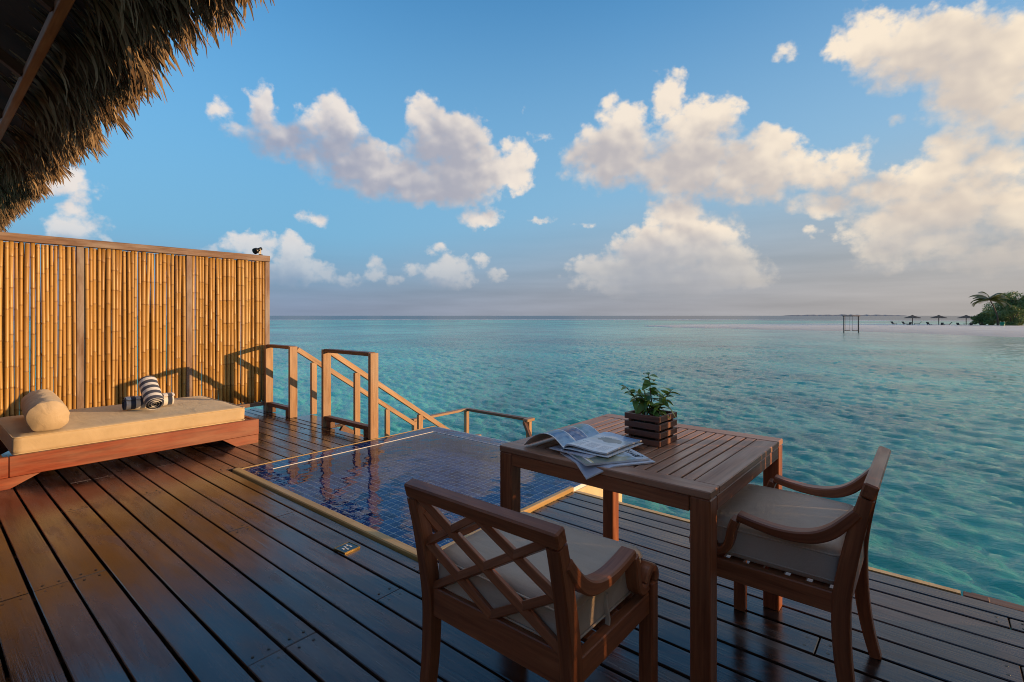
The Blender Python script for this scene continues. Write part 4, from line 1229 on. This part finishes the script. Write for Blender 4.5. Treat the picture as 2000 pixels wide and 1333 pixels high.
# ---------------------------------------------------------------- magazines
def page_mat(name, kind):
    m, b, p, o = new_mat(name)
    n = b.n.new('ShaderNodeAttribute'); n.attribute_name = 'grain'
    s = b.sep(n.outputs['Vector']); u, v = s[0], s[1]      # 0..1 across and up the page
    def rect(u0, u1, v0, v1):
        return b.m('MULTIPLY', b.m('MULTIPLY', b.m('GREATER_THAN', u, u0), b.m('LESS_THAN', u, u1)), b.m('MULTIPLY', b.m('GREATER_THAN', v, v0), b.m('LESS_THAN', v, v1)))
    paper = (0.88, 0.87, 0.88)
    uv = b.xyz(u, v, 0.0)
    n1 = b.noise(uv, 5.0, 4.0, 0.55); n2 = b.noise(b.v('ADD', uv, (7, 3, 0)), 9.0, 4.0, 0.6)
    c = paper
    def photo(f, stops, k, direction=v, lo=0.0, hi=1.0):
        g = b.m('ADD', b.mapr(direction, lo, hi), b.m('MULTIPLY', b.m('SUBTRACT', k, 0.5), 1.1))
        return b.mix(f, c, b.ramp(g, stops))
    if kind == 'three':
        blue = [(0.1, (0.38, 0.27, 0.17)), (0.4, (0.10, 0.20, 0.26)), (0.6, (0.09, 0.23, 0.45)), (0.9, (0.40, 0.58, 0.75))]
        c = photo(rect(0.10, 0.97, 0.02, 0.335), blue, n1, u, 0.1, 0.95)
        c = photo(rect(0.06, 0.97, 0.355, 0.655), [(0.1, (0.45, 0.26, 0.16)), (0.45, (0.36, 0.16, 0.12)), (0.6, (0.05, 0.09, 0.22)), (0.9, (0.28, 0.36, 0.55))], n2, u, 0.1, 0.95)
        c = photo(rect(0.06, 0.97, 0.675, 0.98), [(0.1, (0.24, 0.24, 0.16)), (0.4, (0.09, 0.20, 0.16)), (0.6, (0.13, 0.30, 0.38)), (0.9, (0.45, 0.62, 0.78))], n1, u, 0.1, 0.95)
    elif kind == 'text':
        c = photo(rect(0.0, 1.0, 0.36, 1.0), [(0.1, (0.74, 0.76, 0.80)), (0.45, (0.55, 0.60, 0.62)), (0.62, (0.62, 0.70, 0.80)), (0.9, (0.30, 0.48, 0.72))], n1, v, 0.3, 1.0)
        e = b.m('ADD', b.m('POWER', b.m('DIVIDE', b.m('SUBTRACT', u, 0.56), 0.30), 2.0), b.m('POWER', b.m('DIVIDE', b.m('SUBTRACT', v, 0.60), 0.13), 2.0))
        c = b.mix(b.m('LESS_THAN', b.m('ADD', e, b.m('MULTIPLY', b.m('SUBTRACT', n2, 0.5), 2.6)), 0.85), c, b.mix(n1, (0.05, 0.09, 0.11), (0.30, 0.33, 0.34)))
        lines = b.m('MULTIPLY', b.m('GREATER_THAN', b.m('FRACT', b.m('MULTIPLY', v, 46.0)), 0.5), b.m('GREATER_THAN', b.noise(b.v('MULTIPLY', uv, (60, 46, 0)), 1.0, 1.0), 0.40))
        for (u0, u1, v0, v1, k) in ((0.12, 0.34, 0.26, 0.31, 1.0), (0.12, 0.34, 0.06, 0.22, 0.7), (0.40, 0.62, 0.10, 0.30, 0.7), (0.68, 0.90, 0.08, 0.30, 0.7)):
            c = b.mix(b.m('MULTIPLY', b.m('MULTIPLY', rect(u0, u1, v0, v1), lines), k), c, (0.16, 0.18, 0.24))
    elif kind == 'cover':
        c = photo(rect(0.0, 1.0, 0.0, 0.80), [(0.15, (0.08, 0.09, 0.06)), (0.4, (0.16, 0.16, 0.09)), (0.62, (0.34, 0.33, 0.20)), (0.9, (0.50, 0.62, 0.74))], n1, v, 0.15, 0.9)
        c = b.mix(rect(0.04, 0.96, 0.09, 0.12), c, (0.80, 0.62, 0.58)); c = b.mix(rect(0.04, 0.96, 0.12, 0.15), c, (0.72, 0.52, 0.16))
        c = b.mix(b.m('MULTIPLY', rect(0.02, 0.26, 0.62, 0.84), b.m('GREATER_THAN', n2, 0.42)), c, (0.16, 0.42, 0.05))
        c = b.mix(rect(0.0, 1.0, 0.80, 1.0), c, (0.78, 0.82, 0.88))
    elif kind == 'back':
        c = photo(rect(0.0, 1.0, 0.0, 1.0), [(0.2, (0.46, 0.46, 0.54)), (0.5, (0.62, 0.62, 0.70)), (0.8, (0.78, 0.78, 0.84))], n1)
    b.put(p.inputs['Base Color'], c)
    p.inputs['Roughness'].default_value = 0.28
    p.inputs['Specular IOR Level'].default_value = 0.45
    return m


M['paper'] = plain('page edges', (0.72, 0.72, 0.74), 0.7, 0, 0.05, 200, 0.1)
def sheet(corners, thick, mat, name, parent, lift=None, n=14, label=None):
    """stack of pages: corners a b c d anticlockwise, a-b along the width; lift(u, v) raises it"""
    a, bb, c, d = (Vector(q) for q in corners)
    b = MB(); w = n + 1
    def P(u, v):
        q = a * (1 - u) * (1 - v) + bb * u * (1 - v) + c * u * v + d * (1 - u) * v
        return q + (Vector(lift(u, v)) if lift else Vector())
    top = []; g = []
    for i in range(w):
        for j in range(w): top.append(P(i / n, j / n)); g.append((i / n, j / n, 0))
    fs = [(i * w + j, (i + 1) * w + j, (i + 1) * w + j + 1, i * w + j + 1) for i in range(n) for j in range(n)]
    b.add(top, fs, g, True, 0)
    bot = [q - Vector((0, 0, thick)) for q in top]
    b.add(bot, [f[::-1] for f in fs], g, True, 1)
    per = [i * w for i in range(w)] + [n * w + j for j in range(1, w)] + [i * w + n for i in range(n - 1, -1, -1)] + [j for j in range(n - 1, 0, -1)]
    k = len(per); sv = [top[i] for i in per] + [bot[i] for i in per]
    b.add(sv, [(i, k + i, k + (i + 1) % k, (i + 1) % k) for i in range(k)], [(0, 0, 0)] * (2 * k), False, 1)
    return obj(name, b.mesh(name, mat, M['paper']), parent, None, 0, label)


def mag(label, origin, group='magazines spread on the table'):
    return thing('magazine', label, 'magazine', origin, 0, group)


def txt(body, parent, mat, pos, rot, size, name):
    cu = bpy.data.curves.new(name, 'FONT'); cu.body = body; cu.size = size; cu.extrude = 0.0002; cu.align_x = 'CENTER'; cu.align_y = 'CENTER'; cu.offset = 0.0012
    tmp = bpy.data.objects.new(name, cu); COL.objects.link(tmp)
    dg = bpy.context.evaluated_depsgraph_get()
    me = bpy.data.meshes.new_from_object(tmp.evaluated_get(dg)); me.name = name
    bpy.data.objects.remove(tmp); me.materials.append(mat)
    o = obj(name, me, parent, pos); o.rotation_euler = rot
    return o


M['ink'] = plain('dark print', (0.035, 0.04, 0.06), 0.4)
def quad_at(o, A, Bc, w, l, z):
    """corner A, direction to Bc gives the width; the length goes to its left"""
    d = (Vector(Bc) - Vector(A)).normalized(); e = Vector((-d.y, d.x))
    q = [Vector(A), Vector(A) + d * w, Vector(A) + d * w + e * l, Vector(A) + e * l]
    return [(v.x - o[0], v.y - o[1], z - o[2]) for v in q]
ZT = TH + 0.0006
o3 = (-0.98, 1.66, ZT)
m3 = mag('closed magazine at the bottom of the pile, its corner jutting out over the table edge', o3)
sheet(quad_at(o3, (-1.146, 1.672), (-0.946, 1.546), 0.2362, 0.285, ZT + 0.005), 0.005, page_mat('back page', 'back'), 'pages', m3, lambda u, v: (0, 0, -0.034 * max(0, (u - v) - 0.62) / 0.38))
o2 = (-0.95, 1.68, ZT + 0.006)
m2 = mag('closed magazine with a dark landscape cover and big dark lettering, under the open one', o2)
sheet(quad_at(o2, (-1.149, 1.690), (-0.962, 1.567), 0.224, 0.262, ZT + 0.0135), 0.007, page_mat('cover print', 'cover'), 'pages', m2, lambda u, v: (0, 0, 0.002 * math.sin(3 * u)))
dq = (Vector((-0.962, 1.567)) - Vector((-1.149, 1.690))).normalized(); eq = Vector((-dq.y, dq.x))
tp = Vector((-1.149, 1.690)) + dq * 0.150 + eq * 0.232
txt('JEWEL', m2, M['ink'], (tp.x - o2[0], tp.y - o2[1], 0.0093), (0, 0, math.atan2(dq.y, dq.x) + math.pi), 0.034, 'title')
o4 = (-1.12, 1.70, ZT + 0.013)
m4 = mag('pale blue folded magazine peeping out left of the open one', o4)
sheet(quad_at(o4, (-1.185, 1.655), (-1.03, 1.635), 0.20, 0.275, ZT + 0.018), 0.0035, page_mat('folded page', 'back'), 'pages', m4)
om = (-1.125, 1.81, ZT + 0.018)
mo = mag('magazine lying open on top of the pile, its left pages arched up', om)
zl = ZT + 0.019
def archL(u, v):                                            # u: 0 at the outer edge, 1 at the spine
    return (0.018 * math.sin(math.pi * u), 0, 0.056 * math.sin(math.pi * min(1, u ** 0.85)) * (1 - 0.12 * v) - 0.018 * (1 - u) + 0.004)
def archR(u, v):
    return (0, 0, 0.022 * math.sin(math.pi * u ** 0.5) * (1 - u) + 0.006 * u * (1 + 0.5 * math.sin(4 * v)))
qL = [(-1.318, 1.655), (-1.128, 1.668), (-1.118, 1.952), (-1.308, 1.940)]
qR = [(-1.128, 1.668), (-0.945, 1.690), (-0.936, 1.972), (-1.118, 1.952)]
sheet([(x - om[0], y - om[1], zl + 0.002 - om[2]) for x, y in qL], 0.0022, page_mat('photo page', 'three'), 'left_pages', mo, archL)
sheet([(x - om[0], y - om[1], zl + 0.006 - om[2]) for x, y in qR], 0.0058, page_mat('text page', 'text'), 'right_pages', mo, archR)
sheet([(x - om[0] + 0.012 * (i in (1, 2)), y - om[1] - 0.012, zl + 0.0005 - om[2]) for i, (x, y) in enumerate(qR)], 0.002, M['paper'], 'loose_page', mo, lambda u, v: (0, 0, 0.010 * math.sin(math.pi * u ** 0.5) * (1 - u)))

# ---------------------------------------------------------------- small fittings
dl = thing('deck_light', 'small square glass deck light with a brass rim set by the pool curb', 'light', (-2.505, 1.567, 0.0), math.radians(4))
M['brass'] = plain('dull brass', (0.28, 0.19, 0.07), 0.35, 0.8)
part('rim', dl, M['brass'], lambda b: [b.box((s * 0.048, 0, 0.006), (0.006, 0.102, 0.012), None, 0.001) for s in (-1, 1)] + [b.box((0, s * 0.048, 0.006), (0.0898, 0.006, 0.012), None, 0.001) for s in (-1, 1)])
part('glass', dl, GL, lambda b: b.box((0, 0, 0.0055), (0.0895, 0.0895, 0.009), None, 0.001))
part('white_bars', dl, M['trim'], lambda b: [b.box((x, y, 0.0107), (0.018, 0.010, 0.0012), None, 0.0003) for x, y in ((-0.022, 0.016), (0.004, 0.020), (-0.012, -0.004), (0.018, -0.010), (0.0, -0.024))])  # small white bars laid on the glass

sl = thing('spot_lamp', 'small bronze spotlight fixed on the end of the bamboo fence', 'lamp', (-7.03, 3.06, 2.120))
ax = Vector((0.30, -0.86, -0.42)).normalized(); c0 = Vector((0, -0.01, 0.075))
part('mount', sl, M['metal'], lambda b: b.tube([(0, 0.02, 0.0), (0, 0.02, 0.014)], 0.024, 14))
part('bracket', sl, M['metal'], lambda b: [b.box((s * 0.024, 0.01, 0.045), (0.004, 0.014, 0.066), None, 0.001) for s in (-1, 1)])
bd = part('body', sl, M['metal'], lambda b: b.tube([c0 - ax * 0.055, c0 - ax * 0.050, c0 + ax * 0.02], [0.016, 0.022, 0.023], 16))
part('bezel', bd, M['metal'], lambda b: b.tube([c0 + ax * 0.02, c0 + ax * 0.028, c0 + ax * 0.068], [0.026, 0.038, 0.041], 18))
part('lens', bd, GL, lambda b: b.tube([c0 + ax * 0.066, c0 + ax * 0.0695], 0.034, 18))

# ---------------------------------------------------------------- the beach across the water
def at_depth(px, py, d):
    return Vector((0, 0, EYE)) + ray(px, py) * d
M['driftwood'] = plain('grey pole', (0.10, 0.075, 0.06), 0.8, 0, 0.3)
M['far_thatch'] = plain('parasol thatch', (0.16, 0.105, 0.075), 0.9, 0, 0.4, 3.0, 0.5)
M['lounger'] = plain('dark lounger', (0.060, 0.050, 0.048), 0.6)
sw = thing('swing_frame', 'tall timber swing frame standing in the shallows off the sand spit', 'swing', at_depth(1662.5, 650, 89))
swz = sw.location.z
wv = RGTv * 1.30
for s in (-1, 1):
    part('post', sw, M['driftwood'], lambda b: b.tube([wv * s + Vector((0, 0, -0.8)), wv * s + Vector((0, 0, 2.95))], 0.085, 8))
part('crossbar', sw, M['driftwood'], lambda b: b.tube([-wv * 1.2 + Vector((0, 0, 2.93)), wv * 1.2 + Vector((0, 0, 2.93))], 0.08, 8))
for s in (-1, 1):
    part('seat', sw, M['driftwood'], lambda b: b.beam(wv * s * 0.5 - RGTv * 0.42 + Vector((0, 0, 0.35)), wv * s * 0.5 + RGTv * 0.42 + Vector((0, 0, 0.35)), 0.3, 0.09))
    for q in (-1, 1):
        x = wv * s * 0.5 + RGTv * 0.4 * q
        part('rope', sw, M['driftwood'], lambda b: b.tube([x + Vector((0, 0, 0.38)), x + Vector((0, 0, 2.9))], 0.018, 5))


def parasol(loc, k, label):
    t = thing('parasol', label, 'parasol', loc, 0, 'thatched parasols on the beach')
    part('pole', t, M['driftwood'], lambda b: b.tube([(0, 0, -0.8), (0, 0, 2.5)], 0.10, 8))
    def crown(b):
        n = 22; rr = random.Random(k); vs = [(0, 0, 3.0)]; fs = []
        for j, (r, z) in enumerate(((0.5, 2.72), (1.25, 2.42), (1.95, 2.16), (2.05, 2.02))):
            for i in range(n):
                a = 2 * math.pi * i / n; q = r * (1 + rr.uniform(-0.04, 0.04) * (j > 1)); vs.append((q * math.cos(a), q * math.sin(a), z + rr.uniform(-0.03, 0.03)))
        vs.append((0, 0, 2.3))
        for i in range(n):
            fs.append((0, 1 + i, 1 + (i + 1) % n)); fs.append((1 + 3 * n + (i + 1) % n, 1 + 3 * n + i, len(vs) - 1))
            for j in range(3):
                a = 1 + j * n + i; c = 1 + j * n + (i + 1) % n; fs.append((a, a + n, c + n, c))
        b.add(vs, fs)
    part('canopy', t, M['far_thatch'], crown)
    return t
for k, (px, lab) in enumerate(((1782, 'thatched parasol farthest from the shrubs on the sand spit'), (1833.5, 'thatched parasol in the middle of the three on the sand spit'), (1887, 'thatched parasol next to the green shrubs on the sand spit'))):
    p = at_depth(px, 635.4, 148); parasol(p, k, lab)


def lounger():
    t = thing('beach_lounger', '', 'lounger', (0, 0, 0), 0, 'dark loungers under the beach parasols')
    part('seat', t, M['lounger'], lambda b: b.box((0.15, 0, 0.32), (1.3, 0.62, 0.09)))
    part('backrest', t, M['lounger'], lambda b: b.beam((-0.45, 0, 0.34), (-1.0, 0, 0.92), 0.62, 0.08))
    for x in (-0.4, 0.7):
        for y in (-0.25, 0.25): part('leg', t, M['lounger'], lambda b: b.box((x, y, 0.0), (0.07, 0.07, 0.60)))
    return t
proto = lounger()
LG = [(1746, 634.6, 150, 0.3, 'dark lounger lying farthest out along the sand spit'), (1768, 634.8, 149, 0.2, 'dark lounger on the sand just short of the outermost parasol'),
      (1776, 636.2, 143, 1.2, 'dark lounger in front of the outermost parasol pole'), (1792, 634.5, 150, 2.4, 'dark lounger just beyond the outermost parasol pole'),
      (1815, 635.8, 146, 0.4, 'dark lounger halfway between the outermost and middle parasols'), (1840, 637.0, 141, 0.9, 'dark lounger at the foot of the middle parasol'),
      (1851, 635.6, 147, 2.2, 'dark lounger with raised back beyond the middle parasol'), (1873, 637.2, 141, 0.5, 'dark lounger between the middle parasol and the one by the shrubs'),
      (1889, 635.0, 150, 2.6, 'dark lounger right behind the pole of the parasol by the shrubs'), (1896, 638.0, 139, 1.0, 'dark lounger between that parasol and the green shrubs')]
for i, (px, py, d, rz, lab) in enumerate(LG):
    o = proto if i == 0 else copy_tree(proto)
    o.location = at_depth(px, py, d); o.rotation_euler = (0, 0, rz + YAW); o['label'] = lab
proto['label'] = LG[0][4]


def leaf_cloud(n, blobs, size, seed, mat):
    """leaf-sized faces through the outer part of several lobes"""
    r = np.random.default_rng(seed)
    w = np.array([b_[3] ** 2 for b_ in blobs]); ch = r.choice(len(blobs), n, p=w / w.sum())
    B_ = np.array(blobs)[ch]
    d = r.normal(size=(n, 3)); d /= np.linalg.norm(d, axis=1)[:, None]
    rad = B_[:, 3] * (0.55 + 0.5 * r.random(n)); 
    c = B_[:, :3] + d * rad[:, None] * np.array([1, 1, 0.85])
    a = r.normal(size=(n, 3)); a /= np.linalg.norm(a, axis=1)[:, None]
    bb = np.cross(a, d + r.normal(size=(n, 3)) * 0.5); bb /= np.linalg.norm(bb, axis=1)[:, None] + 1e-9
    s = size * r.uniform(0.6, 1.3, n)[:, None]
    V = np.stack([c - a * s, c + bb * s * 0.45, c + a * s, c - bb * s * 0.45], 1).reshape(-1, 3)
    me = bpy.data.meshes.new('foliage')
    me.from_pydata(V.tolist(), [], np.arange(4 * n).reshape(n, 4).tolist())
    lobe_tone = r.random(len(blobs))[ch]
    set_tone(me, np.repeat(np.clip(0.55 * lobe_tone + 0.45 * r.random(n), 0, 0.99), 4)); me.materials.append(mat)
    return me


def shrub(name, cat, label, px, d, w, h, n, seed, zb=None):
    base = at_depth(px, 617 + (EYE + 1.42) / d * F, d)
    t = thing(name, label, cat, base, 0, 'green shrubs and trees on the island')
    r = random.Random(seed); blobs = []
    for k in range(16):
        a = r.uniform(0, 6.28); q = r.random() ** 0.5; z = r.uniform(0.02, 0.92)
        lim = (1 - (z - 0.35) ** 2 * 1.6)
        blobs.append((w * 0.5 * q * math.cos(a) * lim, w * 0.5 * q * math.sin(a) * lim, h * z * (1 - 0.25 * q), r.uniform(0.13, 0.22) * (w + h) / 2))
    me = leaf_cloud(n, blobs, 0.24, seed, M['bush']); obj('crown', me, t)
    part('trunk', t, M['driftwood'], lambda b: [b.tube([(0.2 * s, 0, -0.5), (0.5 * s, 0.2, h * 0.4), (w * 0.22 * s, 0.1, h * 0.75)], [0.16, 0.11, 0.05], 6) for s in (-1, 0.3, 1)])
    return t
shrub('beach_shrub', 'shrub', 'low rounded green shrub at the tip of the island by the parasols', 1917, 141, 4.6, 4.0, 3000, 1)
shrub('beach_shrub', 'shrub', 'dark green shrub under the leaning palm tree', 1938, 144, 6.0, 5.2, 3400, 2)
shrub('broadleaf_tree', 'tree', 'broad green tree just behind the palm on the island', 1966, 150, 9.5, 10.2, 6500, 3)
shrub('broadleaf_tree', 'tree', 'tallest green tree at the right edge of the view', 1993, 146, 10.5, 11.0, 7000, 4)
shrub('beach_shrub', 'shrub', 'green shrub at the water side of the island behind the bin', 1978, 138, 7.0, 5.6, 4000, 5)
shrub('broadleaf_tree', 'tree', 'green tree farther along the island beyond the tallest one', 2040, 143, 11.0, 11.5, 4000, 6)

pb = at_depth(1949, 637, 139)
pt_ = thing('palm_tree', 'leaning coconut palm with drooping fronds at the tip of the island', 'tree', pb, 0, 'green shrubs and trees on the island')
ctr = at_depth(1933, 585, 136) - pb
part('trunk', pt_, M['driftwood'], lambda b: b.tube([(0, 0, -0.5), ctr * 0.35 + Vector((0.5, 0.3, 0.2)), ctr * 0.75 + Vector((0.3, 0.2, 0.1)), ctr], [0.24, 0.18, 0.15, 0.13], 8))
def frond(dirv, L, lift, droop):
    b = MB(); vs = []; fs = []; spine = []
    p = Vector((0, 0, 0)); h = Vector((dirv[0], dirv[1], 0)).normalized(); N = 22
    for i in range(N + 1):
        t = i / N; a = lift - droop * t ** 1.4
        spine.append(p.copy()); p = p + (h * math.cos(a) + Vector((0, 0, math.sin(a)))) * (L / N)
    b.tube(spine, [0.045 * (1 - 0.8 * i / N) for i in range(N + 1)], 5)
    sd = h.cross(Vector((0, 0, 1)))
    for i in range(2, N + 1):
        t = i / N; l = 1.35 * math.sin(math.pi * (0.12 + 0.86 * t)) ** 0.7 * (L / 3.6)
        for s in (-1, 1):
            q = spine[i]; e = q + sd * s * l * 0.72 + h * l * 0.45 + Vector((0, 0, -0.42 * l))
            w = h * 0.11; k = len(vs)
            vs += [q - w, q + w, (q + e) / 2 + w * 1.1, e, (q + e) / 2 - w * 1.1]; fs.append((k, k + 1, k + 2, k + 3, k + 4))
    b.add(vs, fs)
    me = b.mesh('frond', M['palm']); set_tone(me, [random.random() * 0.99] * len(me.vertices))
    return me
random.seed(8)
for k in range(15):
    a = k * 2 * math.pi / 15 + random.uniform(-0.15, 0.15)
    obj('frond', frond((math.cos(a), math.sin(a)), random.uniform(4.0, 5.0), random.uniform(-0.1, 1.2), random.uniform(1.0, 1.7)), pt_, ctr)

gb = thing('waste_bin', 'bright green round bin standing in front of the shrubs on the sand', 'bin', at_depth(1958, 638.4, 134))
M['green'] = plain('green plastic', (0.010, 0.19, 0.095), 0.4)
part('body', gb, M['green'], lambda b: b.tube([(0, 0, 0), (0, 0, 0.1), (0, 0, 0.95)], [0.40, 0.44, 0.52], 14))
part('lid', gb, M['green'], lambda b: b.tube([(0, 0, 0.95), (0, 0, 1.03), (0, 0, 1.2), (0, 0, 1.27)], [0.56, 0.56, 0.38, 0.1], 14))

# low coast far away on the horizon
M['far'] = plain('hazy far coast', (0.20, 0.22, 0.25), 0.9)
fi = thing('distant_island', 'low hazy strip of land on the horizon behind the swing frame', 'island', at_depth(1650, 617.2, 5200))
def isl(b):
    rr = random.Random(5); n = 40; vs = []; fs = []
    for i in range(n + 1):
        x = -640 + 1280 * i / n; h = 14 * math.sin(math.pi * i / n) ** 0.5 * (0.6 + 0.5 * rr.random())
        p = RGTv * x
        for q, z in ((-60, -3), (-20, h * 0.8), (0, h), (60, -3)): vs.append(p + FWv * q + Vector((0, 0, z)))
    for i in range(n):
        for k in range(3): fs.append((i * 4 + k, (i + 1) * 4 + k, (i + 1) * 4 + k + 1, i * 4 + k + 1))
    b.add(vs, fs)
part('land', fi, M['far'], isl)
